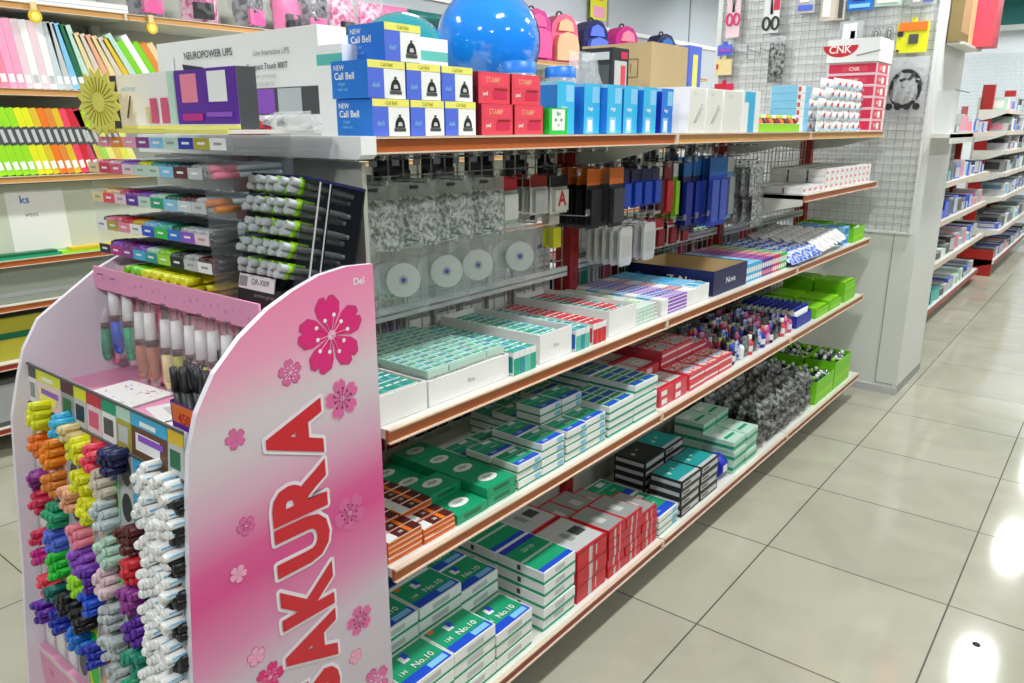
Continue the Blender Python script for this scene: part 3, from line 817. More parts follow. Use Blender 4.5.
# ---- top shelf (z 1.485)
ST = SH['top'] + 0.0015
def call_box():
    m = pbox(0.10, 0.092, 0.066, 'cblue', pr=[('F', 0, 0, 1, 1, 'white'), ('F', 0, 0, .42, .8, 'periwinkle'), ('F', 0, .8, 1, 1, 'lemon'), ('T', .5, 0, 1, 1, 'white')],
             tx=[('F', 'Call Bell', .5, .9, .009, 'olive'), ('F', 'deli', .2, .35, .013, 'lsky'), ('E', 'NEW', .22, .82, .013, 'white'), ('E', 'Call Bell', .36, .60, .017, 'white', .02), ('E', 'ringer', .28, .38, .009, 'lsky'), ('E', 'desk use', .3, .25, .008, 'lsky')])
    # little bell drawing: base, dome, knob
    o = Vector((0.05 + .0009, 0.021, 0.008))
    m.patch([(-.015, 0), (.015, 0), (.015, .006), (-.015, .006)], o, Y_, Z, 'dgrey')
    m.patch([(-.013, .007)] + [(.013 * math.cos(PI - a * PI / 10), .007 + .02 * math.sin(a * PI / 10)) for a in range(11)], o, Y_, Z, 'softblack')
    m.patch([(-.006, .010), (.006, .010), (.004, .017), (-.004, .017)], o + Vector((.0003, 0, 0)), Y_, Z, 'lgrey')
    m.patch([(-.003, .027), (.003, .027), (.003, .031), (-.003, .031)], o, Y_, Z, 'dgrey')
    return m
PCB = proto(call_box, 'call_bell_box')
lays = ['bottom layer', 'middle layer']
cols = ['nearest the white end board', 'middle of three', 'touching the red boxes']
for l in range(2):
    for k in range(3):
        x = -1.152 - (0.004 if l else 0)
        tag(PCB.get((x, 1.03 + k * .096 - (.004 if l else 0), ST + l * .067)), f'blue and white call bell box, {lays[l]}, {cols[k]}', 'box', 'call bell boxes')
tag(PCB.get((-1.158, 1.072, ST + .134), (0, 0, 0)), 'single blue call bell box on top of the pile', 'box', 'call bell boxes')
PWT = proto(lambda: pbox(0.10, 0.09, 0.066, 'white', pr=[('F', 0, .3, 1, .6, 'seafoam'), ('E', 0, .3, 1, .6, 'seafoam')]), 'white_box')
for l in range(3):
    for k in range(2):
        tag(PWT.get((-1.28, 1.17 + k * .11, ST + l * .067)), f'white and mint box behind the call bells, {["bottom", "middle", "top"][l]} layer, {["nearer", "farther"][k]} one', 'box', 'white boxes behind the call bells')
PRD = proto(lambda: pbox(0.13, 0.105, 0.064, 'bred', end='dred', pr=[('F', .06, .55, .94, .92, 'coral'), ('F', .45, .15, .9, .42, 'crimson'), ('F', .5, .45, .92, .5, 'dred')], tx=[('F', 'STAMP', .45, .75, .016, 'peach'), ('F', 'pad', .2, .3, .012, 'white')]), 'red_box')
for l in range(2):
    for k in range(2):
        tag(PRD.get((-1.165 - l * .008, 1.338 + k * .113, ST + l * .065)), f'red printed box, {["lower", "upper"][l]} layer, {["nearer the call bells", "nearer the blue boxes"][k]}', 'box', 'red boxes on the top shelf')
tag(pbox(0.08, 0.075, 0.06, 'lgreen', pr=[('F', .15, .15, .85, .95, 'white'), ('F', .3, .5, .4, .6, 'green'), ('F', .6, .5, .7, .6, 'green')], tx=[('F', 'Bio', .5, .8, .012, 'green'), ('F', 'cc', .5, .35, .012, 'green')]).build('green_box', None, (-1.135, 1.56, ST)), 'small green and white box standing before the tall blue boxes', 'box')
def blue_tall(c='cblue', c2='sky', d=.075):
    def f():
        return pbox(0.16, d, 0.125, c, pr=[('F', 0, 0, 1, 1, c2), ('F', .5, .62, .95, .94, 'lsky'), ('F', .15, .0, .6, .34, 'lsky'), ('F', .25, .05, .5, .28, 'white'), ('E', 0, .93, 1, 1, 'lsky')],
                    tx=[('F', 'bags', .4, .5, .014, 'white'), ('E', '100', .5, .3, .022, 'lsky')])
    return f
PBT = proto(blue_tall(), 'clip_carton')
PBT2 = proto(blue_tall('dblue', 'cblue', .07), 'clip_carton')
for i, (yy, p, xx, z_) in enumerate(((1.655, PBT, -1.22, 0), (1.775, PBT, -1.22, 0), (1.855, PBT, -1.20, 0), (1.94, PBT, -1.20, 0), (2.03, PBT, -1.19, 0), (2.135, PBT2, -1.19, 0))):
    w_ = ['behind the small green box', 'second along', 'third along', 'fourth along', 'fifth along', 'darkest, next to the white cartons'][i]
    tag(p.get((xx, yy, ST)), f'tall bright blue carton on the top shelf, {w_}', 'carton', 'tall blue cartons')
for i, (yy, d) in enumerate(((2.305, .115), (2.43, .115), (2.575, .15))):
    m = pbox(0.14, d, 0.135, 'white', pr=[('F', .03, .03, .97, .97, 'offwhite'), ('E', .05, .03, .95, .97, 'white')], tx=[('F', 'pen', .35, .85, .014, 'lgrey')])
    if i < 2:
        m.bar((0.0706, -.02, .03), (0.0706, .03, .085), .003, 'grey').bar((0.0706, -.01, .03), (0.0706, .04, .075), .002, 'grey')
    tag(m.build('white_carton', None, (-1.165, yy, ST)), f'tall plain white carton, {["nearest the blue cartons", "middle of three", "next to the blue numeral carton"][i]}', 'carton')
m = pbox(0.13, 0.16, 0.14, 'white', pr=[('F', .35, 0, .7, .97, 'sky'), ('F', .12, .72, .5, .97, 'sky')])
tag(m.build('numeral_carton', None, (-1.16, 2.735, ST)), 'white carton printed with a large sky blue numeral one', 'carton')
# small drinks pots, green-red card, correction packs
m = tray_mb(0.12, 0.45, 0.03, 'lime', t=.003)
tag(m.build('lime_tray', None, (-1.17, 3.07, ST)), 'low lime tray of tiny bottles at the edge of the top shelf', 'tray')
PMB = [proto(bottle(a, b), 'ink_bottle') for a, b in (('dred', 'gold'), ('orange', 'lime'), ('maroon', 'white'))]
for k in range(12):
    for q in range(2):
        tag(PMB[(k + q) % 3].get((-1.13 - q * .05, 2.87 + k * .037, ST + .003), (0, 0, 0), (.8, .8, .75)), 'tiny red or orange bottle standing in the low lime tray', 'bottle', 'tiny bottles on the top shelf')
m = pbox(0.06, 0.16, 0.06, 'lgrey', pr=[('F', 0, .72, 1, 1, 'dred'), ('F', 0, 0, .45, .72, 'dgreen'), ('E', 0, .7, 1, 1, 'dred')])
tag(m.build('header_card_box', None, (-1.275, 3.10, ST + .045)), 'small display box with a dark red top and green front behind the tiny bottles', 'box')
tag(tray_mb(.1, .18, .044, 'white').build('card_riser', None, (-1.275, 3.10, ST)), 'white card riser under the dark red and green display box', 'box')
PSB = proto(lambda: pbox(0.11, 0.16, 0.03, 'lsky', pr=[('F', .0, .0, .6, 1, 'white'), ('F', .05, .2, .25, .8, 'red'), ('T', .1, .1, .9, .9, 'white')]), 'stapler_pack')
for l in range(6):
    tag(PSB.get((-1.20, 3.42, ST + l * .031)), f'pale blue and white pack, {LAY[5 - l]} of the pile before the correction pens', 'pack', 'pale blue packs on the top shelf')
PCP = proto(lambda: MB().pillow(0.085, 0.05, 0.03, 'white', 6, 4, .1, (0, 0, 0.022), 5).patch([(-.015, -.008), (.005, -.008), (.005, .008), (-.015, .008)], (0.0165, 0.01, 0.022), Y_, Z, 'red').patch([(-.03, -.015), (.03, -.015), (.03, -.008), (-.03, -.008)], (0.0162, 0.0, 0.022), Y_, Z, 'lsky'), 'correction_tape_pack')
for r_ in range(7):
    for l in range(5):
        for q in range(2):
            if l > r_ + 2 : continue
            tag(PCP.get((-1.12 - q * .055, 3.58 + r_ * .092, ST + l * .046), (0, 0, random.uniform(-.1, .1))), f'white and red correction pack, {["lowest", "second", "third", "fourth", "top"][l]} layer, {["front", "back"][q]} row, {["first", "second", "third", "fourth", "fifth", "sixth", "seventh"][r_]} along', 'pack', 'white correction packs on the top shelf')
m = MB()
PCK = proto(lambda: pbox(0.24, 0.24, 0.054, 'palepink', pr=[('F', .02, .08, .98, .92, 'bred'), ('F', .4, .2, .6, .75, 'white'), ('E', .03, .1, .97, .9, 'crimson'), ('E', .3, .25, .8, .7, 'bred'), ('F', .8, .12, .95, .88, 'white')], tx=[('E', 'CNK', .55, .45, .024, 'white'), ('F', 'CNK', .25, .5, .022, 'white')]), 'marker_carton')
for l in range(6):
    tag(PCK.get((-1.20, 4.38, ST + l * .055)), f'red and white long carton, {LAY[5 - l]} of the stack by the pillar', 'carton', 'red cartons by the pillar')
m = MB().pillow(0.24, 0.10, 0.40, 'white', 8, 6, .05, (0, 0, 0.055), 9)
m.v = [(p[0], p[1], p[2]) for p in m.v]
m2 = pbox(0.25, 0.26, 0.11, 'white', tx=[('E', 'CNK', .35, .62, .05, 'white', .02)])
m2.patch([(-.085, 0.02)] + [(.085 * math.cos(PI + a * PI / 14), .02 + .055 * math.sin(PI + a * PI / 14)) for a in range(15)], (-0.06, -0.1308, 0.06), X, Z, 'red')
m2.text('CNK', (-0.06, -0.1312, 0.062), X, Z, 0.05, 'white', 0.02)
m2.bar((0.02, -0.1308, 0.03), (0.13, -0.1308, 0.05), 0.006, 'grey')
tag(m2.build('wrapped_pack', None, (-1.20, 4.37, ST + .331)), 'large white pack with a red half-round badge on top of the red cartons', 'pack')

# behind: electronics boxes at the head, carton, jars, ball
def ups_box():
    w, d, h = 0.60, 0.07, 0.205
    m = pbox(w, d, h, 'white', pr=[('E', 0, 0, 1, .05, 'lgrey'), ('E', .36, .20, 1, .46, 'dgrey'), ('E', .42, .21, .55, .45, 'periwinkle'), ('E', .57, .21, .75, .45, 'lilac'), ('E', .77, .21, .9, .45, 'silver'), ('E', .0, .20, .12, .85, 'white'), ('E', .60, .05, .72, .14, 'coral')],
             tx=[('E', 'NEUROPOWER UPS', .36, .84, .022, 'dgrey', .01), ('E', 'Line Interactive UPS', .75, .80, .015, 'grey'), ('E', 'Compact Touch 800T', .72, .66, .016, 'dgrey', .01), ('E', 'power protection', .70, .57, .012, 'lgrey'), ('E', '600VA 800VA', .70, .50, .012, 'lgrey')])
    y = -d / 2 - .003
    m.prism([(.0, .05), (.055, .04), (.055, .145), (-.03, .155)], (-0.16, y + .001, 0), X, Z, (0, -1, 0), .001, 'softblack')
    m.patch([(-.09 + .037 * math.cos(a * PI / 12), .065 + .037 * math.sin(a * PI / 12)) for a in range(24)], (0, y - .001, 0), X, Z, 'navy')
    m.patch([(-.09 + .033 * math.cos(a * PI / 12), .065 + .033 * math.sin(a * PI / 12)) for a in range(24)], (0, y - .0014, 0), X, Z, 'lsky')
    m.patch([(-.10, .045), (-.078, .045), (-.078, .085), (-.10, .085)], (0, y - .0018, 0), X, Z, 'dgrey')
    for k in range(4):
        m.patch([(.02 + k * .05 + .014 * math.cos(a * PI / 8), .018 + .014 * math.sin(a * PI / 8)) for a in range(9)], (0, y - .001, 0), X, Z, 'dgrey')
    return m
tag(ups_box().build('ups_carton', None, (-1.565, 1.035, ST), (0, 0, 0)), 'large white uninterruptible power supply carton on the shelving end', 'carton')
tag(pbox(0.075, 0.12, 0.165, 'white', pr=[('E', 0, .78, 1, .9, 'seafoam')]).build('white_carton', None, (-1.222, 1.02 + .03, ST)), 'upright white carton with a mint band between power supply and call bells', 'carton')
tag(pbox(0.11, 0.14, 0.195, 'softblack', tx=[('E', 'GLOBE', .5, .9, .028, 'white')]).build('globe_carton', None, (-1.40, 1.21, ST)), 'black carton lettered globe behind the call bell boxes', 'carton')
m = pbox(0.31, 0.30, 0.325, 'cardboard', pr=[('T', 0, .46, 1, .54, 'tan')], tx=[('E', 'D113CM', .36, .36, .045, 'cardboard_dark', .01), ('E', 'PCS', .72, .2, .035, 'cardboard_dark', .01), ('F', 'Maruni', .3, .08, .03, 'cardboard_dark', .01)])
for u_ in (.35, .62):
    for a, b, c, d in ((0, 0, .2, 0), (.2, 0, .2, .2), (.2, .2, 0, .2), (0, .2, 0, 0), (.1, .05, .1, .15)):
        m.bar((-.155 + (u_ + a) * .31, -.1505, (.62 + b) * .325), (-.155 + (u_ + c) * .31, -.1505, (.62 + d) * .325), .003, 'cardboard_dark')
tag(m.build('cardboard_carton', None, (-1.645, 2.87, ST)), 'brown cardboard carton with arrow symbols behind the blue cartons', 'carton')
tag(pbox(0.14, 0.11, 0.285, 'softblack', pr=[('F', .12, .1, .88, .85, 'lgrey'), ('F', .5, .5, .8, .8, 'bred'), ('F', .2, .15, .5, .5, 'white'), ('E', .1, .1, .9, .8, 'dgrey'), ('F', .5, .88, .9, .96, 'crimson'), ('E', .1, .86, .9, .95, 'lgrey')]).build('blender_carton', None, (-1.56, 2.50, ST)), 'black photo-printed carton before the brown cardboard carton', 'carton')
tag(pbox(0.12, 0.12, 0.36, 'periwinkle', pr=[('F', .3, .1, .7, .9, 'lemon'), ('E', .1, .7, .9, .95, 'card'), ('E', .3, .1, .6, .8, 'white')]).build('blue_carton', None, (-1.66, 3.32, ST)), 'upright blue and cream carton behind the tall white cartons', 'carton')
def jar():
    m = MB().lathe([(0, 0), (.052, 0), (.056, .01), (.056, .14), (.048, .16), (.044, .165)], 'jar_glass', n=20)
    return m.build('storage_jar')
def jar_full():
    r = jar()
    MB().lathe([(.047, .16), (.047, .19), (.04, .194), (0, .194)], 'cblue', n=20).build('lid', r)['label'] = 'blue screw lid'
    MB().lathe([(0, .005), (.05, .005), (.05, .10), (0, .11)], 'crinkle_black', n=16).build('contents', r)['label'] = 'dark jar contents'
    return r
PJ = Proto(jar_full)
for i, (yy, xx) in enumerate(((1.80, -1.40), (2.03, -1.42))):
    tag(PJ.get((xx, yy, ST)), f'clear jar with a blue lid behind the blue cartons, {["under the big blue ball", "farther one"][i]}', 'jar', 'blue-lidded jars')
# bag of balls
def ball(r_, c, name):
    m = MB()
    n = 28
    prof = [(r_ * math.sin(PI * k / 18) + 1e-5, r_ - r_ * math.cos(PI * k / 18)) for k in range(19)]
    m.lathe(prof, c, n=n)
    return m
b1 = ball(.162, 'balloon_blue', 'ball').build('beach_ball', None, (-1.66, 1.975, ST + .112))
tag(b1, 'big glossy blue ball standing above the red boxes', 'ball')
sb_ = MB().lathe([(.1622, -.004), (.164, -.003), (.164, .003), (.1622, .004)], 'softblack', (0, 0, 0), n=36).build('seam_band', b1, (0, 0, .162), (R(86), 0, R(38)))
tag(pbox(.24, .24, .11, 'cardboard').build('low_carton', None, (-1.66, 1.975, ST)), 'low brown carton hidden under the big blue ball', 'carton')
tag(ball(.135, 'balloon_teal', 'ball').build('beach_ball', None, (-1.70, 1.64, ST + .06)), 'smaller teal ball between the call bell boxes and the big blue ball', 'ball')
bm_ = MB().pillow(.16, .26, .10, 'film', 7, 8, .2, (0, 0, 0.13), 12)
tag(bm_.build('clear_bag', None, (-1.52, 2.30, ST + .0)), 'clear crumpled bag standing beside the black photo-printed carton', 'bag')
# things on the narrow shelf of the last bay
PNS = proto(lambda: pbox(0.08, 0.07, 0.03, 'white', pr=[('F', .05, .3, .5, .7, 'pink'), ('T', .1, .1, .9, .9, 'lgrey')]), 'eraser_box')
for r_ in range(14):
    for l in range(3 if r_ > 3 else 1):
        for q in range(3):
            tag(PNS.get((-1.14 - q * .09, 3.42 + r_ * .076, zm + .0015 + l * .031)), f'white eraser box, narrow shelf, {["bottom", "middle", "top"][l]} layer, {["front", "middle", "back"][q]} row, {"nearer half" if r_ < 7 else "pillar half"}', 'box', f'eraser boxes on the narrow shelf {l}{q}{r_ // 7}')
tag(pbox(.12, .12, .05, 'bred', pr=[('F', .1, .2, .9, .8, 'white')]).build('red_box', None, (-1.40, 3.44, zm + .034)), 'red box lying at the near end of the narrow shelf', 'box') if 0 else None

# ------------------------------------------------------------------ hanging goods on the wire panels
def hook_proto(L):
    return proto(lambda: MB().box(-0.003, 0.0, -0.012, 0.012, -0.02, 0.015, 'chrome').bar((0, 0, 0), (L, 0, 0.006), 0.0035, 'chrome').bar((L, 0, 0.006), (L + .004, 0, 0.016), 0.0035, 'chrome').box(L + .003, L + .005, -.012, .012, .006, .026, 'film_thin'), 'display_hook')
HK = hook_proto(0.20)
def hook(y, z, where):
    tag(HK.get((XB + .008, y, z)), f'chrome display hook on the wire panel {where}', 'hook', f'display hooks {where}')
def hang_pack(kind, y, z, n, label, group, dx=0.028, x0=XB + .05):
    for k in range(n):
        o = kind.get((x0 + k * dx, y + random.uniform(-.003, .003), z), (0, 0, random.uniform(-.08, .08)))
        tag(o, label, 'packet', group)
def sachet_mb(w, h, m, seed, card=None, d=.02):
    a = MB().pillow(w, h * .84, d, m, 7, 9, .28, (0, 0, -h * .56), seed)
    a.box(-.001, .001, -w / 2, w / 2, -h * .15, 0.012, card or 'film')
    a.box(.0012, .0016, -.012, .012, -.004, .004, 'dgrey')
    return a
SIL = [proto((lambda s: (lambda: sachet_mb(.118, .14, 'crinkle_silver', s)))(s), 'silver_packet') for s in (1, 2, 3)]
for i, yy in enumerate((1.03, 1.155, 1.28, 1.405, 1.53)):
    hook(yy, 1.375, 'in the near bay, upper row')
    for k in range(4):
        tag(SIL[(i + k) % 3].get((XB + .06 + k * .035, yy, 1.368), (0, 0, R(-16) + random.uniform(-.1, .1))), f'{["rearmost", "third", "second", "foremost"][k]} clear bag of silver bits on the {["first", "second", "third", "fourth", "fifth"][i]} upper hook past the black pen box', 'bag', f'silver bits bags hook {i + 1}')
def disc_pack(c='white'):
    def f():
        a = MB()
        a.pillow(.12, .16, .03, 'film_thin', 6, 8, .15, (-.0, 0, -.085), 3)
        a.cyl((-.006, 0, -.085), (.006, 0, -.085), .041, c, n=24)
        a.cyl((.0061, 0, -.085), (.0066, 0, -.085), .012, 'lgrey', n=14)
        a.cyl((.0067, 0, -.085), (.007, 0, -.085), .006, 'blue', n=10)
        a.box(-.001, .001, -.05, .05, -.012, .012, 'film')
        return a
    return f
DP = proto(disc_pack(), 'disc_packet')
for i, yy in enumerate((1.10, 1.25, 1.40, 1.52, 1.70)):
    hook(yy, 1.245, 'in the near bay, middle row')
    for k in range(2):
        tag(DP.get((XB + .10 + k * .05, yy, 1.238), (0, 0, R(-32) + random.uniform(-.1, .1))), f'{["rear", "front"][k]} round white disc in clear film, {["first", "second", "third", "fourth", "fifth"][i]} hook of the middle row', 'packet', 'discs in film')
def card_pack(w, h, c, c2, top, seed=1):
    def f():
        a = MB()
        a.box(-.001, .001, -w / 2, w / 2, -h, 0.012, c)
        a.box(.0011, .0014, -w / 2, w / 2, -h * .22, 0.012, top)
        a.box(.001, .014, -w * .38, w * .38, -h * .92, -h * .3, c2)
        return a
    return f
def hang_cards(P, y, z, n, label, group, hookw, x0=.05, dx=.03):
    hook(y, z + .006, hookw)
    for k in range(n):
        tag(P.get((XB + x0 + k * dx, y, z), (0, 0, random.uniform(-.06, .06))), label, 'packet', group)
hang_cards(proto(card_pack(.08, .11, 'mint', 'white', 'red'), 'card_packet'), 1.66, 1.36, 3, 'clear packet with a round red top and green print', 'red-topped packets', 'in the near bay, upper row', .08)
hang_cards(proto(card_pack(.075, .10, 'white', 'lgrey', 'dred'), 'card_packet'), 1.80, 1.36, 3, 'white card packet with dark red edge hanging before the lettered packet', 'white card packets', 'in the near bay, upper row', .08)
P = proto(lambda: card_pack(.09, .10, 'white', 'offwhite', 'softblack')().text('A', (.0145, 0, -.055), Y_, Z, .06, 'red', .03), 'card_packet')
hang_cards(P, 1.90, 1.355, 3, 'white packet marked with a big red letter A', 'letter A packets', 'in the near bay, upper row', .08)
hang_cards(proto(card_pack(.075, .17, 'softblack', 'black', 'orange'), 'card_packet'), 2.02, 1.37, 4, 'black packet with an orange header beside the red upright', 'orange-header packets near side', 'in the near bay, upper row', .08, .035)
hang_cards(proto(card_pack(.085, .17, 'softblack', 'dgrey', 'orange'), 'card_packet'), 2.12, 1.37, 4, 'charcoal packet with an orange header covering the red upright', 'orange-header packets at the upright', 'in the near bay, upper row', .1, .035)
hang_cards(proto(card_pack(.05, .10, 'film_thin', 'yellow', 'white'), 'card_packet'), 1.95, 1.235, 2, 'slim packet holding a yellow roll', 'yellow roll packets', 'in the near bay, middle row', .06)
# lower row: paper goods and curved bags that hang lower behind the trays
def ruler_bag():
    a = MB()
    a.pillow(.15, .24, .012, 'film', 6, 8, .1, (0, 0, -.13), 8)
    for k in range(5):
        pts = [(.018 + k * .011) * 1.0]
        r_ = .02 + k * .010
        arc = [(r_ * math.cos(PI * t / 10), -.12 + 2.2 * r_ * math.sin(PI * t / 10) - .08) for t in range(11)]
        for p, q in zip(arc, arc[1:]):
            a.bar((.007, p[0], p[1]), (.007, q[0], q[1]), .003, 'lilac' if k % 2 else 'silver')
    return a
PRB = proto(ruler_bag, 'curve_ruler_bag')
for yy in (1.03, 1.20, 1.35):
    tag(PRB.get((XB - .05, yy, 1.165)), f'clear bag of curved rulers hanging behind the trays, {["nearest the sign", "middle one", "farthest one"][(1.03, 1.20, 1.35).index(yy)]}', 'bag', 'curved ruler bags')
def paper_pack(c='white'):
    def f():
        a = MB().box(-.004, .004, -.045, .045, -.21, 0, c)
        a.box(.0041, .0045, -.03, .035, -.045, -.03, 'royal')
        for k in range(6):
            a.box(.0041, .0045, -.035, .035, -.07 - k * .02, -.066 - k * .02, 'lgrey')
        return a
    return f
PPP = proto(paper_pack(), 'paper_pack')
for i, yy in enumerate((1.47, 1.58, 1.70, 1.82, 1.95, 2.05)):
    for k in range(2):
        tag(PPP.get((XB - .03 - k * .02, yy, 1.16)), f'white printed paper pack hanging low in the near bay, {ORD[i]}', 'paper pack', 'paper packs hanging low')
# second bay
BLU = proto(card_pack(.06, .12, 'dblue', 'blue', 'navy'), 'card_packet')
for i, yy in enumerate((2.25, 2.32, 2.39, 2.46)):
    hang_cards(BLU, yy, 1.36, 4, 'dark blue card packet in the upper row just past the red upright', 'dark blue packets', 'in the middle bay, upper row', .07)
hang_cards(proto(card_pack(.05, .17, 'lgrey', 'maroon', 'white'), 'card_packet'), 2.54, 1.37, 3, 'grey and maroon card packet after the dark blue packets', 'maroon packets', 'in the middle bay, upper row', .07)
hang_cards(proto(card_pack(.06, .18, 'dred', 'red', 'dred'), 'card_packet'), 2.61, 1.37, 3, 'red card packet between maroon and green packets', 'red packets', 'in the middle bay, upper row', .07)
hang_cards(proto(card_pack(.04, .2, 'limegreen', 'lime', 'white'), 'card_packet'), 2.67, 1.37, 3, 'slim green card packet beside the tall navy packets', 'green packets', 'in the middle bay, upper row', .07)
TB = proto(card_pack(.07, .26, 'navy', 'dblue', 'cblue'), 'card_packet')
TB2 = proto(card_pack(.075, .26, 'blue', 'periwinkle', 'cblue'), 'card_packet')
TB3 = proto(card_pack(.06, .25, 'lsky', 'silver', 'white'), 'card_packet')
for i, yy in enumerate((2.75, 2.83)):
    hang_cards(TB, yy, 1.38, 3, 'tall navy card packet in the middle bay', 'tall navy packets', 'in the middle bay, upper row', .08)
for i, yy in enumerate((2.92, 3.0)):
    hang_cards(TB2, yy, 1.38, 4, 'tall bright blue card packet in the middle bay', 'tall bright blue packets', 'in the middle bay, upper row', .08)
for i, yy in enumerate((3.08, 3.15)):
    hang_cards(TB3 if i else TB, yy, 1.38, 3, 'tall narrow silver-blue packet at the end of the blue row' if i else 'tall navy packet past the bright blue ones', 'silver-blue packets' if i else 'last navy packets', 'in the middle bay, upper row', .08)
hang_cards(proto(lambda: sachet_mb(.12, .14, 'crinkle_silver', 8), 'silver_packet'), 3.26, 1.36, 4, 'large clear silvery bag hanging at the second red upright, upper', 'upper silvery bags', 'in the middle bay, upper row', .09, .04)
hang_cards(proto(lambda: sachet_mb(.13, .15, 'crinkle_silver', 9), 'silver_packet'), 3.30, 1.235, 4, 'large clear silvery bag hanging at the second red upright, lower', 'lower silvery bags', 'in the middle bay, lower row', .09, .04)
WR = proto(lambda: MB().prism([(-.04, 0), (-.04, -.11), (-.03, -.12), (.03, -.12), (.04, -.11), (.04, 0), (.03, .01), (-.03, .01)], (0, 0, 0), Y_, Z, X, .01, 'white').box(.0101, .0105, -.03, .03, -.09, -.02, 'offwhite'), 'white_card')
for i, yy in enumerate((2.24, 2.29)):
    hook(yy, 1.185, 'in the middle bay, lower row')
    for k in range(5):
        tag(WR.get((XB + .05 + k * .03, yy + .0, 1.175)) if i == 0 else WR.get((XB + .05 + k * .03, 2.40, 1.175)), 'rounded white card packet in the lower row past the red upright' if i == 0 else 'rounded white card packet beside the red and white packets', 'packet', 'rounded white packets ' + str(i))
RW = proto(card_pack(.06, .10, 'white', 'dred', 'red'), 'card_packet')
for i, yy in enumerate((2.52, 2.60, 2.70, 2.80)):
    hang_cards(RW, yy, 1.165, 3, 'red and white card packet in the lower row of the middle bay', 'red and white packets', 'in the middle bay, lower row', .05)
CG = [proto(card_pack(.055, .20, a, b, c), 'card_packet') for a, b, c in (('rose', 'maroon', 'white'), ('mint', 'sgreen', 'white'), ('offwhite', 'lgrey', 'mint'), ('palepink', 'rose', 'dgrey'))]
for i in range(13):
    yy = 2.23 + i * .078
    for k in range(2):
        tag(CG[i % 4].get((XB - .04 - k * .03, yy, 1.13)), f'pastel card packet hanging low on the wire of the middle bay, {["rose", "green", "pale", "pink"][i % 4]} one', 'packet', f'low {["rose", "green", "pale", "pink"][i % 4]} packets')
for yy in [1.0 + .075 * k for k in range(15)] + [2.24 + .085 * k for k in range(13)]:
    hook(yy, 1.428, 'under the top shelf')

# other side of the shelving, seen through the wire
DKP = proto(card_pack(.07, .16, 'softblack', 'dgrey', 'black'), 'added_dark_packet')  # invented packets, added to make the space behind the wire dark
for i in range(26):
    tag(DKP.get((XB - .05 - (i % 2) * .03, 1.03 + i * .088, 1.44)), 'added black packet darkening the space behind the wire under the top shelf', 'packet', 'added black packets on the far side')
PO = [proto((lambda a, b: (lambda: pbox(0.2, 0.14, 0.12, a, pr=[('F', .1, .1, .9, .9, b), ('T', .1, .1, .9, .9, b)])))(a, b), 'far_side_box') for a, b in (('limegreen', 'green'), ('maroon', 'brown'), ('navy', 'white'), ('dgrey', 'lgrey'), ('red', 'bred'), ('lilac', 'silver'))]
for lv, z in (('s2', SH['s2'] + .0015), ('s3', SH['s3'] + .0015)):
    for i in range(20):
        yy = 1.06 + i * .172
        tag(PO[(i * 5 + (0 if lv == 's3' else 3)) % 6].get((-1.66, yy, z), (0, 0, random.uniform(-.05, .05)), (1, 1, .8 if lv == 's2' else 1.1)), f'{["green", "brown", "navy", "grey", "red", "lilac"][(i * 5 + (0 if lv == "s3" else 3)) % 6]} box on the far side of the wire, {"upper" if lv == "s2" else "lower"} level', 'box', f'far side boxes {lv} {(i * 5 + (0 if lv == "s3" else 3)) % 6}')

# ------------------------------------------------------------------ the pink pen stand
XL, XR = -1.67, -1.06
PROF = [(.93, 1.262), (.87, 1.265), (.81, 1.258), (.755, 1.24), (.705, 1.218), (.65, 1.182), (.60, 1.135), (.565, 1.08), (.545, 1.02), (.535, .95), (.52, .8), (.506, .633), (.49, .5), (.47, .3), (.455, .0), (.93, .0)]
stand = empty('pen_display_stand', (XR, .93, 0))
tag(stand, 'pink and white cardboard pen display stand with a lettered cherry blossom side panel', 'display stand')
SO = Vector((XR, .93, 0))
def spart(mb, name, parent=stand):
    mb.v = [tuple(Vector(p) - SO) for p in mb.v]
    return mb.build(name, parent)
# right printed panel
def smooth_prof():
    return PROF
mb = MB().prism(PROF, (XR - .012, 0, 0), Y_, Z, X, .012, 'sign_print', 'panel_white')
sign = spart(mb, 'side_panel')
sign['label'] = 'printed pink side panel with red lettering'
PROFL = [(p - (.03 if z_ < 1.0 else (.02 if z_ < 1.15 else 0)) * (p < .9), z_) for p, z_ in PROF]
mb = MB().prism(PROFL, (XL, 0, 0), Y_, Z, X, .012, 'panel_white', 'panel_white')
spart(mb, 'side_panel')['label'] = 'plain white side panel'
# lettering on the printed panel: reads upwards, caps pointing to the front edge
LET = [('S', .462, .086), ('A', .568, .104), ('K', .676, .092), ('U', .785, .094), ('R', .882, .092), ('A', .992, .104)]
def letters(mb, mt, bold, x, grow):
    for li, (ch, zc, wz) in enumerate(LET):
        x += .00006
        vs, fs, x0, x1, y0, y1 = text_tris(ch, bold)
        _, _, a0, a1, b0, b1 = text_tris(ch, .03)
        su = wz / (a1 - a0); sv = .116 / (b1 - b0)
        k = mb.add([(x, .735 - (b - (b0 + b1) / 2) * sv, zc + (a - (a0 + a1) / 2) * su) for a, b in vs])
        for f in fs: mb.face([k + i for i in f], mt)
mb = MB()
def glyph(mb, ch, zc, wz, mt, bold, x, dy=0, dz=0):
    vs, fs, x0, x1, y0, y1 = text_tris(ch, bold)
    su = wz / (x1 - x0); sv = .116 / (y1 - y0)
    k = mb.add([(x, .735 + dy - (b - (y0 + y1) / 2) * sv, zc + dz + (a - (x0 + x1) / 2) * su) for a, b in vs])
    for f in fs: mb.face([k + i for i in f], mt)
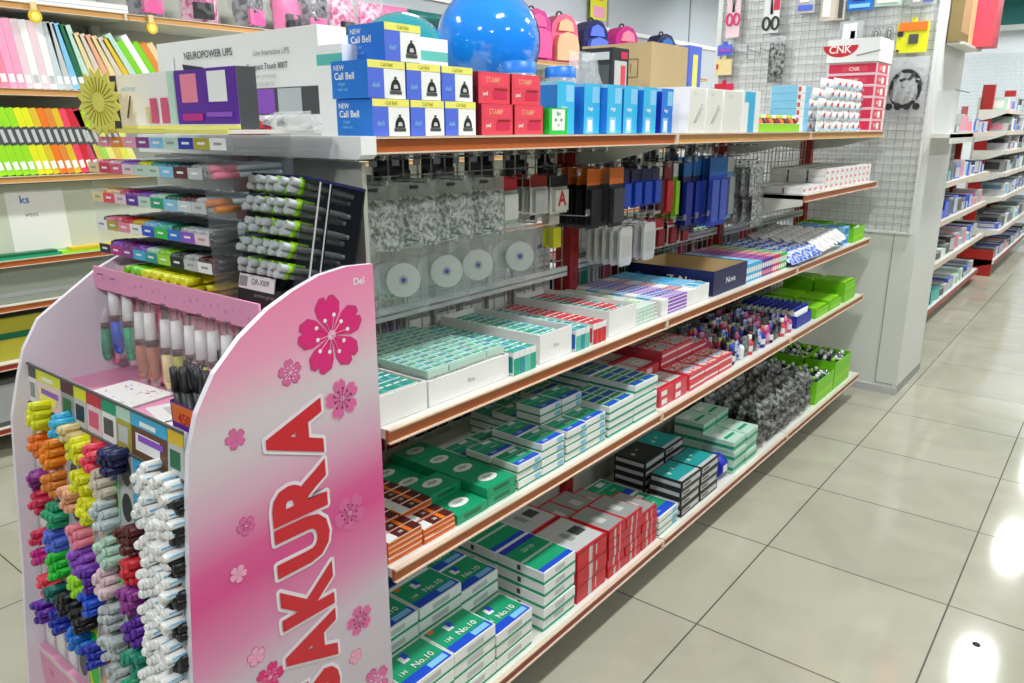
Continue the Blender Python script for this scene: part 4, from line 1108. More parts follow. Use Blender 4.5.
for li, (ch, zc, wz) in enumerate(LET):
    for t in range(16):
        glyph(mb, ch, zc, wz, 'palepink' if 0 else 'panel_white', .05, XR + .0004 + (li * 16 + t) * .000008, .0065 * math.cos(t * PI / 8), .0065 * math.sin(t * PI / 8))
spart(mb, 'lettering_outline', sign)
for ch, zc, wz in LET:
    mb = MB(); glyph(mb, ch, zc, wz, 'red', .05, XR + .0022)
    spart(mb, 'letter', sign)['label'] = 'big red capital letter'
mb = MB(); mb.text('Del', (XR + .0006, .895, 1.236), Y_, Z, .018, 'white', .02); spart(mb, 'small_print', sign)
mat('blossom_deep', '#e0287c', rough=.35); mat('blossom_mid', '#dc6aa4', rough=.35); mat('blossom_rim', '#c93c80', rough=.35); mat('blossom_light', '#f3a9c8', rough=.35)
def blossom(mb, y, z, r, m, rim, dot, rot=0.0, x=XR + .0005, detail=True):
    def flower(rr, mt, xx):
        for k in range(5):
            a0 = rot + k * 2 * PI / 5 + PI / 2
            pts = [(0, 0)]
            for t, d in ((-.5, .35), (-.52, .62), (-.42, .85), (-.2, 1.0), (-.06, .98), (0, .86), (.06, .98), (.2, 1.0), (.42, .85), (.52, .62), (.5, .35)):
                a = a0 + t * 1.1
                pts.append((rr * d * math.cos(a), rr * d * math.sin(a)))
            mb.patch([(p, q) for p, q in pts], (xx + k * .00002, y, z), Y_, Z, mt)
    flower(r, rim, x)
    flower(r * .93, m, x + .0002)
    if detail:
        n = 10
        for k in range(n):
            a = rot + k * 2 * PI / n
            for rr in ((.42 if k % 2 else .5),):
                cy, cz = y + r * rr * math.cos(a), z + r * rr * math.sin(a)
                mb.patch([(r * .055 * math.cos(t * PI / 4), r * .055 * math.sin(t * PI / 4)) for t in range(8)], (x + .0005, cy, cz), Y_, Z, dot)
                mb.bar((x + .0004, y, z), (x + .0004, cy, cz), r * .02, dot, .0001)
        mb.patch([(r * .13 * math.cos(t * PI / 5), r * .13 * math.sin(t * PI / 5)) for t in range(10)], (x + .0006, y, z), Y_, Z, 'blossom_light')
mb = MB(); blossom(mb, .827, 1.15, .072, 'blossom_deep', 'blossom_rim', 'white', .1); spart(mb, 'cherry_blossom', sign)
mb = MB(); blossom(mb, .736, 1.103, .024, 'blossom_mid', 'blossom_rim', 'white', .1); spart(mb, 'cherry_blossom', sign)
mb = MB(); blossom(mb, .842, 1.027, .040, 'blossom_mid', 'spink', 'maroon', .2); spart(mb, 'cherry_blossom', sign)
mb = MB(); blossom(mb, .624, 1.02, .019, 'blossom_mid', 'blossom_rim', 'blossom_light', .3, detail=False); spart(mb, 'cherry_blossom', sign)
mb = MB(); blossom(mb, .627, .864, .018, 'blossom_mid', 'blossom_rim', 'blossom_rim', .4); spart(mb, 'cherry_blossom', sign)
mb = MB(); blossom(mb, .604, .785, .018, 'blossom_light', 'blossom_rim', 'blossom_rim', .7, detail=False); spart(mb, 'cherry_blossom', sign)
mb = MB(); blossom(mb, .843, .797, .038, 'blossom_mid', 'blossom_mid', 'maroon', .5); spart(mb, 'cherry_blossom', sign)
mb = MB(); blossom(mb, .851, .56, .034, 'blossom_mid', 'spink', 'maroon', .2); spart(mb, 'cherry_blossom', sign)
mb = MB(); blossom(mb, .621, .614, .019, 'blossom_light', 'blossom_rim', 'blossom_rim', .1, detail=False); spart(mb, 'cherry_blossom', sign)
mb = MB(); blossom(mb, .835, .484, .017, 'blossom_light', 'blossom_rim', 'blossom_rim', .5, detail=False); spart(mb, 'cherry_blossom', sign)
mb = MB(); blossom(mb, .643, .557, .03, 'blossom_deep', 'blossom_rim', 'blossom_light', .9); spart(mb, 'cherry_blossom', sign)
mb = MB(); blossom(mb, .88, .39, .04, 'blossom_mid', 'blossom_rim', 'white', .3); spart(mb, 'cherry_blossom', sign)
mb = MB(); blossom(mb, .56, .40, .03, 'blossom_mid', 'blossom_rim', 'white', .3); spart(mb, 'cherry_blossom', sign)
# base, back, deck, header tray
x0, x1 = XL + .013, XR - .013
m = MB().box(x0, x1, .475, .925, 0.0, .445, 'plinth_pink')
m.box(x0, x1, .4735, .475, .435, .447, 'palepink')
for k in range(7):
    m.text('*', (x0 + .05 + k * .08, .4748, .40 - (k % 2) * .05), X, Z, .05, 'rose')
spart(m, 'base')
m = MB().box(x0, x1, .915, .925, .445, 1.2, 'plinth_pink')
spart(m, 'back_panel')
m = MB().box(x0, x1, .56, .914, .995, 1.0, 'plinth_pink'); spart(m, 'deck')
m = MB().box(x0, x1, .70, .914, 1.183, 1.19, 'plinth_pink').box(x0, x1, .696, .70, 1.180, 1.226, 'plinth_pink')
for k in range(26):
    m.text('SOCKTISBA'[k % 9], (x0 + .02 + k * .0222, .6955, 1.203 + (k % 3 - 1) * .004), X, Z, .009, 'rose' if k % 4 else 'lilac')
spart(m, 'header_tray')['label'] = 'pink printed header tray'
# card rack
def py_(z): return .548 - (1.05 - z) * .10
CX = [-1.657, -1.621, -1.509, -1.455, -1.403, -1.346, -1.292, -1.240, -1.122, -1.074]
CC = [('dgrey', 'grey', 'white'), ('yellow', 'lemon', 'palepink'), ('maroon', 'dgreen', 'grey'), ('yellow', 'softblack', 'lgrey'), ('red', 'rose', 'palepink'), ('green', 'dgrey', 'white'), ('mint', 'lgrey', 'olive'), ('sky', 'white', 'brown'), ('gold', 'dgreen', 'lgrey')]
def rp(m, xa, xb, za, zb, mt, off=0.0006):
    m.quad((xa, py_(za) - off, za), (xb, py_(za) - off, za), (xb, py_(zb) - off, zb), (xa, py_(zb) - off, zb), mt)
m = MB()
n = m.add([(x0, py_(1.05), 1.05), (x1, py_(1.05), 1.05), (x1, py_(.445), .445), (x0, py_(.445), .445), (x0, py_(1.05) + .006, 1.05), (x1, py_(1.05) + .006, 1.05), (x1, py_(.445) + .006, .445), (x0, py_(.445) + .006, .445)])
for f in ((3, 2, 1, 0), (4, 5, 6, 7), (0, 1, 5, 4), (2, 3, 7, 6), (0, 4, 7, 3), (1, 2, 6, 5)):
    m.face([n + i for i in f], 'silver')
for i in range(9):
    a, b = CX[i] + .001, CX[i + 1] - .001
    c1, c2, c3 = CC[i]
    rp(m, a, b, .975, 1.048, c3)
    rp(m, a, b, 1.026, 1.048, c1, .001)
    rp(m, a + (b - a) * .12, b - (b - a) * .2, .986, 1.016, c2, .001)
    if b - a > .06:
        rp(m, a + (b - a) * .2, b - (b - a) * .1, 1.003, 1.014, 'lilac', .0014)
        rp(m, a + (b - a) * .25, b - (b - a) * .3, 1.03, 1.038, 'white', .0014)
LC = [('olive', 'white'), ('olive', 'lemon'), ('lgrey', 'dgrey'), ('maroon', 'white'), ('yellow', 'dgrey'), ('red', 'lime'), ('periwinkle', 'lsky'), ('grey', 'softblack'), ('sky', 'violet'), ('sky', 'blue'), ('orange', 'gold')]
NX = len(LC)
for r_ in range(8):
    zt = .97 - r_ * .065
    for i in range(NX):
        a = x0 + .01 + (x1 - x0 - .02) * i / NX; b = x0 + .01 + (x1 - x0 - .02) * (i + 1) / NX - .001
        c1, c2 = LC[(i + (0 if r_ == 0 else 0)) % NX] if r_ == 0 else (('palepink', 'white') if i < 3 else (('silver', 'dgrey'), ('yellow', 'lgreen'), ('silver', 'peach'), ('lgreen', 'brown'), ('lgrey', 'softblack'), ('sky', 'maroon'), ('periwinkle', 'maroon'), ('dorange', 'softblack'))[i - 3])
        rp(m, a, b, zt - .062, zt, c1)
        cx_, cz_ = (a + b) / 2, zt - .034
        k = m.add([(cx_ + .018 * math.cos(t * PI / 8), py_(cz_ + .026 * math.sin(t * PI / 8)) - .001, cz_ + .026 * math.sin(t * PI / 8)) for t in range(16)])
        m.face([k + t for t in range(16)], c2)
spart(m, 'card_rack')['label'] = 'wire rack of coloured name cards'
m = MB().bar((x0, py_(1.05) - .002, 1.052), (x1, py_(1.05) - .002, 1.052), .004, 'dgrey').bar((x0, py_(.973) - .002, .973), (x1, py_(.973) - .002, .973), .004, 'dgrey')
for i in range(12):
    xx = x0 + .01 + (x1 - x0 - .02) * i / 11
    m.bar((xx, py_(.97) - .002, .97), (xx, py_(.45) - .002, .45), .002, 'silver')
spart(m, 'rack_wire')

# bundles of pens pushed into the rack, ends towards the camera
BUN = [(-1.576,0.516,0.964,'yellow',8),(-1.473,0.517,0.969,'sky',6),(-1.44,0.516,0.96,'cream',5),(-1.579,0.511,0.907,'orange',7),(-1.525,0.51,0.9,'dorange',8),(-1.41,0.514,0.94,'yellow',7),(-1.342,0.515,0.947,'coral',6),(-1.282,0.516,0.956,'navy',9),(-1.599,0.503,0.826,'purple',5),(-1.523,0.504,0.842,'amber',8),(-1.395,0.509,0.885,'yellow',7),(-1.324,0.51,0.895,'ivory',9),(-1.585,0.499,0.789,'crimson',6),(-1.521,0.498,0.784,'green',7),(-1.445,0.504,0.84,'peach',6),(-1.38,0.504,0.837,'yellow',7),(-1.601,0.491,0.705,'crimson',3),(-1.528,0.493,0.728,'periwinkle',7),(-1.423,0.497,0.772,'pink',7),(-1.314,0.504,0.841,'clear',9),(-1.228,0.503,0.833,'maroon',8),(-1.597,0.486,0.664,'magenta',5),(-1.526,0.488,0.675,'lgreen',8),(-1.411,0.493,0.729,'lilac',7),(-1.372,0.491,0.705,'violet',6),(-1.308,0.498,0.778,'mint',9),(-1.218,0.498,0.779,'red',9),(-1.57,0.482,0.618,'coral',7),(-1.43,0.487,0.668,'lime',7),(-1.381,0.486,0.655,'blue',7),(-1.321,0.491,0.714,'palepink',8),(-1.53,0.48,0.61,'dteal',5),(-1.479,0.481,0.614,'black',6),(-1.603,0.475,0.548,'violet',7),(-1.526,0.476,0.558,'dblue',7),(-1.42,0.481,0.605,'black',7),(-1.31,0.487,0.655,'silver',9),(-1.222,0.492,0.725,'purple',9),(-1.446,0.476,0.549,'blue2',8),(-1.375,0.475,0.552,'dblue',8),(-1.303,0.481,0.600,'silver',9),(-1.208,0.487,0.669,'violet',9),(-1.211,0.481,0.613,'tealgreen',8),(-1.157,0.515,0.955,'white',8),(-1.1,0.516,0.96,'white',7),(-1.15,0.51,0.901,'white',8),(-1.095,0.509,0.905,'white',7),(-1.15,0.504,0.843,'white',8),(-1.100,0.504,0.850,'white',7),(-1.154,0.498,0.785,'white',8),(-1.105,0.499,0.795,'white',7),(-1.150,0.492,0.727,'white',8),(-1.105,0.492,0.74,'white',7),(-1.147,0.486,0.669,'white',8),(-1.103,0.487,0.682,'white',7),(-1.15,0.48,0.61,'white',8),(-1.10,0.48,0.62,'white',7),(-1.085,0.528,0.925,'black',5),(-1.083,0.520,0.877,'black',5),(-1.083,0.515,0.822,'black',5),(-1.083,0.512,0.765,'black',5),(-1.083,0.506,0.710,'black',5),(-1.083,0.50,0.652,'black',5),(-1.292,0.476,0.545,'silver',7),(-1.22,.472,.555,'green',7)]
NAMES = dict(dorange='deep orange', lgreen='bright green', dteal='dark teal', dblue='deep blue', blue2='azure', tealgreen='sea green', palepink='pale pink', clear='clear-bodied', cream='cream', ivory='ivory', sky='sky blue')
HEX = [(0, 0)] + [(math.cos(a * PI / 3), math.sin(a * PI / 3)) for a in range(6)] + [(1.73 * math.cos(a * PI / 3 + PI / 6), 1.73 * math.sin(a * PI / 3 + PI / 6)) for a in (0, 3, 1, 4, 2, 5)]
PENP = {}
def pen_proto(c):
    if c in PENP: return PENP[c]
    def make():
        white = c in ('white', 'black')
        body = 'white' if c in ('palepink', 'ivory', 'mint') else c
        a = MB().cyl((0, .03, 0), (0, .105, 0), .0070, 'lgrey' if c in ('silver', 'clear') else body, n=7)
        o = a.build('pen' if white else 'marker')
        b = MB().cyl((0, 0, 0), (0, .040, 0), .0083, c, .0088, n=10)
        b.cyl((0, -.004, 0), (0, 0, 0), .0056, c, .0083, n=10)
        b.bar((.0088, .004, .002), (.0088, .03, .002), .0025, c if c != 'white' else 'lsky')
        b.build('cap', o)
        return o
    PENP[c] = Proto(make)
    return PENP[c]
seen = {}
def where(x, z):
    col = 'at the left edge' if x < -1.55 else ('left of centre' if x < -1.45 else ('in the centre' if x < -1.35 else ('right of centre' if x < -1.25 else ('beside the white pens' if x < -1.19 else 'next to the lettered panel'))))
    row = 'top' if z > .93 else ('high' if z > .82 else ('middle' if z > .7 else ('low' if z > .6 else 'lowest')))
    return row, col
for x, y, z, c, n in BUN:
    nm = NAMES.get(c, c)
    row, col = where(x, z)
    key = (nm, row, col)
    seen[key] = seen.get(key, 0) + 1
    r0 = random.uniform(0, 1)
    for k in range(min(n, 8)):
        hx, hy = HEX[k]
        a = r0
        sx = 1.0 if n > 5 else .8
        px = x + (hx * math.cos(a) - hy * math.sin(a)) * .0178 * sx
        pz = z + (hx * math.sin(a) + hy * math.cos(a)) * .0178
        px = min(px, XR - .02); px = max(px, XL + .022)
        o = pen_proto(c).get((px, y - .005 + random.uniform(-.006, .006), pz), (R(-4) + random.uniform(-.05, .05), 0, random.uniform(-.06, .06)))
        what = 'pen' if c in ('white', 'black') else 'marker'
        tag(o, f'{nm} {what} in a {row} bundle of the pink stand, {col}', what, f'{nm} {what}s {row} {col}')

# markers hanging from hooks under the header tray
HM = [(-1.665,1.035,'green'),(-1.605,1.06,'blue'),(-1.555,1.055,'green'),(-1.512,1.025,'skin'),(-1.466,1.03,'skin'),(-1.410,1.025,'cream'),(-1.365,1.03,'olive'),(-1.318,1.028,'palepink'),(-1.280,1.025,'yellow'),(-1.240,1.03,'spink'),(-1.195,1.03,'palepink'),(-1.15,1.03,'peach')]
MK = {}
def hmark(c):
    if c in MK: return MK[c]
    def make():
        r = MB().cyl((0, 0, 0), (0, 0, .055), .0105, c, .0125, n=12).cyl((0, 0, -.012), (0, 0, 0), .006, c, .0105, n=12).build('hanging_marker')
        MB().cyl((0, 0, .055), (0, 0, .068), .0128, 'maroon', n=12).build('band', r)['label'] = 'dark printed band'
        MB().cyl((0, 0, .068), (0, 0, .122), .0125, 'white', .0105, n=12).build('cap', r)['label'] = 'white cap'
        MB().box(-.018, .018, .0135, .0145, -.02, .15, 'pink').build('backing_card', r)
        MB().pillow(.036, .17, .034, 'film_thin', 4, 6, .1, (0, 0, .062), 3).build('film_sleeve', r).rotation_euler = (0, 0, R(90))
        MB().bar((0, .012, .145), (0, -.03, .155), .003, 'chrome').bar((0, .012, .145), (0, .05, .15), .003, 'chrome').build('hook', r)
        return r
    MK[c] = Proto(make)
    return MK[c]
for i, (x, z, c) in enumerate(HM):
    nm = {'skin': 'brown', 'spink': 'light pink', 'palepink': 'pale pink'}.get(c, c)
    o = hmark(c).get((x + .01, .70, z), (R(-6), R(-8), random.uniform(-.1, .1)))
    ordn = ['leftmost', 'second from left', 'third from left', 'fourth from left', 'fifth from left', 'sixth from left', 'sixth from right', 'fifth from right', 'fourth from right', 'third from right', 'second from right', 'rightmost'][i]
    tag(o, f'{nm} white-capped marker hanging under the header tray, {ordn}', 'marker', 'markers hanging under the header tray')
# small dark wall hook at the left panel
# papers and the pouch of black pens on the deck
DZ = 1.001
m = MB().box(-.075, .075, -.05, .05, 0, .003, 'white')
for k in range(30):
    m.patch([(random.uniform(-.006, .006), random.uniform(-.004, .004)) for _ in range(4)], (random.uniform(-.06, .06), random.uniform(-.04, .04), .0034 + k * .00002), X, Y_, random.choice(['grey', 'lilac', 'rose', 'silver']))
tag(m.build('patterned_sheet', None, (-1.46, .645, DZ), (0, 0, .1)), 'scribbled white trial sheet lying on the pink deck, left', 'paper')
m = MB().box(-.05, .05, -.045, .045, 0, .002, 'white').box(-.03, .02, -.02, .01, .002, .0022, 'lgrey')
tag(m.build('test_paper', None, (-1.30, .66, DZ), (0, 0, -.2)), 'plain white sheet on the pink deck beside the black pens', 'paper')
m = MB().box(-.045, .045, -.03, .03, 0, .002, 'white').box(-.03, .0, -.02, .0, .002, .0022, 'palepink')
tag(m.build('test_paper', None, (-1.22, .60, DZ), (0, 0, -.1)), 'small white sheet at the front of the pink deck', 'paper')
m = MB().box(-.04, .04, -.022, .022, 0, .075, 'violet', skip='t')
m.patch([(-.036, .04), (.036, .04), (.036, .072), (-.036, .072)], (0, -.0224, 0), X, Z, 'orange')
m.text('450', (0, -.0228, .05), X, Z, .026, 'red', .02)
for k in range(6): m.patch([(.004 * math.cos(t), .004 * math.sin(t)) for t in range(6)], (-.03 + k * .012, -.0226, .015 + (k % 2) * .01), X, Z, 'lilac')
tag(m.build('pen_pouch', None, (-1.125, .60, DZ)), 'violet and orange printed pouch of black pens on the pink deck', 'pouch')
BP = Proto(lambda: (lambda r: (MB().cyl((0, 0, .09), (0, 0, .13), .0075, 'softblack', .006, n=8).bar((.008, 0, .095), (.008, 0, .125), .003, 'dgrey').build('cap', r), r)[1])(MB().cyl((0, 0, 0), (0, 0, .09), .006, 'dgrey', n=8).build('brush_pen')))
for k in range(12):
    tag(BP.get((-1.125 - .03 + (k % 5) * .015, .59 + (k // 5) * .012, DZ + .004), (random.uniform(-.12, .12), random.uniform(-.22, .12), random.uniform(0, 6))), 'black-capped pen standing in the violet and orange pouch', 'pen', 'black pens in the pouch')
for k in range(8):
    tag(BP.get((-1.215 + k * .012, .70 + (k % 3) * .02, DZ + .002), (random.uniform(-.1, .1), random.uniform(-.15, .15), random.uniform(0, 6)), (1, 1, .9)), 'black-capped pen standing behind the violet pouch', 'pen', 'black pens behind the pouch')
tag(tray_mb(.12, .08, .05, 'softblack').build('pen_cup', None, (-1.17, .72, DZ - .0005)), 'black tray cup holding pens at the back of the deck', 'cup')

# clear five-tier pen rack on the header tray
rx0, rx1 = -1.66, -1.29
rack = empty('acrylic_pen_rack', (rx0, .72, 1.1905))
tag(rack, 'clear acrylic tiered pen rack with rows of small coloured labels on the pink stand', 'pen rack')
RO = Vector((rx0, .72, 1.1905))
def rpart(mb, name, parent=rack):
    mb.v = [tuple(Vector(p) - RO) for p in mb.v]
    return mb.build(name, parent)
TZ = [1.475, 1.425, 1.367, 1.312, 1.262]     # label heights of the tiers
rx1t = -1.236
for s in (rx0, rx1t):
    rpart(MB().box(s - .0015, s + .0015, .72, .90, 1.1905, 1.49, 'acrylic'), 'side_sheet')
rpart(MB().box(rx0, rx1t, .899, .902, 1.1905, 1.49, 'acrylic'), 'back_sheet')
rpart(MB().box(-1.61, -1.14, .715, .905, 1.491, 1.497, 'offwhite').box(-1.61, -1.14, .713, .715, 1.491, 1.498, 'lemon'), 'top_board')
LABC = [['pink', 'dorange', 'spink', 'purple', 'lsky', 'mint', 'dblue', 'olive', 'white'], ['cream', 'crimson', 'rose', 'palepink', 'mint', 'mint', 'lsky', 'maroon', 'silver'], ['cream', 'coral', 'palepink', 'violet', 'mint', 'green', 'lsky', 'clear', 'lgrey'], ['white', 'olive', 'pink', 'white', 'blue', 'lgreen', 'cblue', 'lilac', 'palepink'], ['softblack', 'magenta', 'purple', 'sky', 'teal', 'lime', 'black', 'lgrey', 'white']]
GELC = [['pink', 'rose', 'palepink', 'lilac', 'yellow', 'teal', 'dteal', 'softblack', 'grey'], ['amber', 'cream', 'rose', 'purple', 'lilac', 'mint', 'dgreen', 'maroon', 'silver'], ['dgrey', 'pink', 'red', 'gold', 'lsky', 'seafoam', 'dgreen', 'silver', 'silver'], ['softblack', 'lilac', 'purple', 'lilac', 'mint', 'lime', 'dgrey', 'lgrey', 'maroon'], ['silver', 'pink', 'violet', 'lsky', 'limegreen', 'mint', 'black', 'grey', 'silver']]
GP = {}
def gel(c):
    if c not in GP:
        def make(c=c):
            o = MB().cyl((0, .02, 0), (0, .135, 0), .0052, 'clear', n=7).build('gel_pen')
            MB().cyl((0, -.004, 0), (0, .045, 0), .0058, c, .0062, n=8).bar((0, .0, .006), (0, .03, .006), .002, c).build('cap', o)
            return o
        GP[c] = Proto(make)
    return GP[c]
nT = 9
for t, zt in enumerate(TZ):
    yf = .718 + (.012 * (4 - t) if False else 0)
    xa_, xb_ = (-1.61, -1.14) if t == 0 else (rx0, rx1t)
    m = MB().box(xa_, xb_, yf + .002, .898, zt - .012, zt - .010, 'acrylic').box(xa_, xb_, yf, yf + .002, zt - .012, zt + .012, 'acrylic')
    rpart(m, 'tier_shelf')
    m = MB()
    for i in range(nT):
        u0_, u1_ = (-1.60, -1.155) if t == 0 else (rx0, rx1t)
        a = u0_ + (u1_ - u0_) * i / nT; b = u0_ + (u1_ - u0_) * (i + 1) / nT
        m.quad((a, yf - .0006, zt - .010), (b - .001, yf - .0006, zt - .010), (b - .001, yf - .0006, zt + .009), (a, yf - .0006, zt + .009), LABC[t][i])
        m.quad((a + .012, yf - .001, zt - .002), (b - .014, yf - .001, zt - .002), (b - .014, yf - .001, zt + .002), (a + .012, yf - .001, zt + .002), 'white' if LABC[t][i] not in ('white', 'cream', 'palepink', 'lgrey', 'mint') else 'grey')
    rpart(m, 'label_strip')
    if t == 0: continue
    for i in range(nT):
        a = rx0 + (rx1t - rx0) * (i + .5) / nT
        for k in range(7):
            dx = (-.016, -.0035, .009, .020, -.010, .004, .014)[k] + random.uniform(-.002, .002)
            dz = (0, 0, 0, 0, .0115, .0115, .0115)[k]
            cc = GELC[t - 1][i] if k % 3 else GELC[t - 1][(i + 1) % 9]
            o = gel(cc).get((a + dx, yf + .012 + random.uniform(-.003, .012), zt + .018 + dz - .0225), (random.uniform(0, .02), 0, random.uniform(-.05, .05)))
            tag(o, f'gel pen lying on tier {["", "two", "three", "four", "five"][t]} of the clear rack, {"left" if i < 3 else ("middle" if i < 6 else "right")} third', 'gel pen', f'gel pens on tier {t + 1} {"left" if i < 3 else ("middle" if i < 6 else "right")}')
# lime highlighters on the header tray in front
HL = Proto(lambda: (lambda r: (MB().cyl((0, -.005, 0), (0, .03, 0), .0072, 'yellow', .0078, n=9).build('cap', r), r)[1])(MB().cyl((0, .03, 0), (0, .12, 0), .007, 'yellow', n=9).build('highlighter')))
HLG = Proto(lambda: (lambda r: (MB().cyl((0, -.005, 0), (0, .03, 0), .0072, 'limegreen', .0078, n=9).build('cap', r), r)[1])(MB().cyl((0, .03, 0), (0, .12, 0), .007, 'limegreen', n=9).build('highlighter')))
for k in range(42):
    cx = -1.53 + (k % 14) * .0172
    o = (HLG if (k % 14) < 4 else HL).get((cx, .708 + random.uniform(-.004, .006), 1.199 + (k // 14) * .0158), (0, 0, random.uniform(-.12, .12)))
    c_ = 'green' if (k % 14) < 4 else 'yellow'
    tag(o, f'fluorescent {c_} highlighter lying on the pink header tray under the clear rack', 'highlighter', f'{c_} highlighters on the header tray')
# grey pink cloth-like pad at the left of the tray
tag(MB().box(-.055, .055, 0, .09, 0, .03, 'palepink').box(-.055, .055, -.001, 0, 0, .008, 'rose').build('paper_pad', None, (-1.59, .735, 1.1905)), 'pale pink paper pad at the left end of the header tray', 'pad')

# black framed pen box with clear side
TILT = R(-13)
bb = empty('black_pen_box', (-1.150, .755, 1.2))
tag(bb, 'black pen display box with silver and lime pens and a white price card', 'pen box')
bw = .078
def bpart(mb, name, parent=bb):
    return mb.build(name, parent)
bb.rotation_euler = (TILT, 0, 0)
bpart(MB().box(-bw, bw, 0, .13, 0, .032, 'softblack').text('premium gel ink', (0, -.0005, .017), X, Z, .009, 'grey'), 'tray_base')
bpart(MB().box(-bw, bw, .126, .13, .032, .225, 'black'), 'back_wall')
bpart(MB().box(-bw, bw, 0, .13, .225, .230, 'navy'), 'lid')
for s_ in (-1, 1):
    bpart(MB().box(min(s_ * bw, s_ * (bw - .002)), max(s_ * bw, s_ * (bw - .002)), 0, .126, .032, .225, 'smoked_clear'), 'clear_side')
bpart(MB().box(bw - .0005, bw + .001, .028, .031, .032, .225, 'lgrey').box(bw - .0005, bw + .001, .05, .052, .032, .225, 'lgrey'), 'side_strip')
mb = MB().box(-bw + .004, .03, -.004, -.002, .026, .052, 'white').text('QR-XI09', (-.01, -.0045, .040), X, Z, .014, 'softblack')
for k in range(8): mb.box(-bw + .007 + k * .003, -bw + .0082 + k * .003, -.0046, -.0044, .030, .048, 'dgrey')
bpart(mb, 'price_card')
bpart(MB().box(-bw + .002, bw - .002, .055, .058, .032, .225, 'black'), 'divider')
def sp():
    o = MB().cyl((0, .02, 0), (0, .115, 0), .0055, 'grey', n=8).cyl((0, .115, 0), (0, .124, 0), .0035, 'lgrey', .0045, n=8).build('silver_pen')
    MB().cyl((0, -.006, 0), (0, .02, 0), .0066, 'silver', n=8).cyl((0, .010, 0), (0, .019, 0), .0072, 'lime', n=8).build('push_button', o)
    MB().box(-.0035, .0035, .012, .045, .0055, .0095, 'lime').build('clip', o)['label'] = 'lime clip'
    return o
SP = Proto(sp)
for r_ in range(5):
    for k in range(10):
        p_ = Vector((-bw + .018 + (k % 5) * .029 + (k // 5) * .008, -.012 + random.uniform(-.006, .004), .062 + r_ * .036 + (k // 5) * .012))
        p_.rotate(Matrix.Rotation(TILT, 3, 'X'))
        tag(SP.get(tuple(p_ + Vector((-1.150, .755, 1.2))), (TILT - .05, 0, random.uniform(-.05, .05))), f'silver and lime pen in the black box, {["bottom", "second", "middle", "fourth", "top"][r_]} row', 'pen', f'silver pens row {r_ + 1}')

# star card, purple carton
m = MB()
pts = []
for k in range(32):
    r_ = .062 if k % 2 else .048
    pts.append((r_ * math.cos(k * PI / 16), r_ * math.sin(k * PI / 16)))
m.prism(pts, (0, 0, 0), X, Z, (0, -1, 0), .002, 'lemon', 'gold')
for k in range(24):
    a = k * PI / 12
    m.bar((.018 * math.cos(a), -.0026, .018 * math.sin(a)), (.044 * math.cos(a), -.0026, .044 * math.sin(a)), .002, 'olive', .001)
tag(m.build('star_price_card', None, (-1.535, .70, 1.547), (0, 0, .2)), 'yellow zigzag-edged star card standing left of the purple printed carton', 'price card')
m = MB().pillow(.07, .09, .03, 'film', 5, 5, .2, (0, 0, .045), 4)
tag(m.build('film_pouch', None, (-1.665, .80, 1.498), (0, 0, R(70))), 'crumpled clear film pouch behind the yellow star card', 'pouch')
m = pbox(.43, .036, .098, 'dgrey', end='white', pr=[('E', .0, 0, 1, .06, 'lemon'), ('E', .555, .08, 1, 1, 'violet'), ('E', .60, .45, .72, .93, 'pink'), ('E', .80, .45, .93, .95, 'white'), ('E', .5, .1, .55, 1, 'mint'), ('E', .34, .1, .40, .55, 'rose'), ('E', .43, .1, .49, .55, 'rose'), ('E', .3, .1, .33, .4, 'cream'), ('E', .6, .14, .75, .26, 'magenta'), ('E', .78, .2, .96, .28, 'lilac')], tx=[('E', 'wall mount', .17, .75, .012, 'lsky')])
m.bar((-.16, -.019, .02), (-.14, -.019, .06), .002, 'dgrey')
m.box(-.2155, -.19, -.0188, .018, 0, .0985, 'softblack')
tag(m.build('printed_carton', None, (-1.375, .768, 1.4985), (0, 0, 0)), 'long white and purple photo-printed carton on top of the clear pen rack', 'carton')
tag(MB().pillow(.14, .03, .08, 'film', 6, 4, .2, (0, 0, .015), 4).text('SALE', (.0, .0, .031), X, Y_, .01, 'red').build('film_packet', None, (-1.17, .86, 1.498), (0, 0, R(80))), 'flat clear packet beside the purple carton on the rack top', 'packet')

# ------------------------------------------------------------------ wire panel and goods on the pillar
gp = empty('grid_panel', (-1.5, 4.70, 1.6)); tag(gp, 'white wire grid panel fixed to the face of the pillar', 'grid panel')
def gpp(mb, name):
    mb.v = [(p[0] + 1.5, p[1] - 4.70, p[2] - 1.6) for p in mb.v]; return mb.build(name, gp)
m = MB()
gx0, gx1, gz0, gz1 = -2.10, -0.925, .945, 2.75
nx = 27; nz = 40
for i in range(1, nx): m.box(gx0 + (gx1 - gx0) * i / nx - .0016, gx0 + (gx1 - gx0) * i / nx + .0016, 4.692, 4.695, gz0, gz1, 'wire_grey')
for i in range(1, nz): m.box(gx0, gx1, 4.689, 4.692, gz0 + (gz1 - gz0) * i / nz - .0022, gz0 + (gz1 - gz0) * i / nz + .0022, 'wire_grey')
gpp(m, 'wire_mesh')
gpp(MB().box(gx0 - .012, gx0, 4.686, 4.70, gz0, gz1, 'wire_white').box(gx1, gx1 + .012, 4.686, 4.70, gz0, gz1, 'wire_white').box(gx0 - .012, gx1 + .012, 4.686, 4.70, gz0 - .012, gz0, 'wire_white').box(gx0 - .012, gx1 + .012, 4.686, 4.70, gz1, gz1 + .012, 'wire_white'), 'frame')
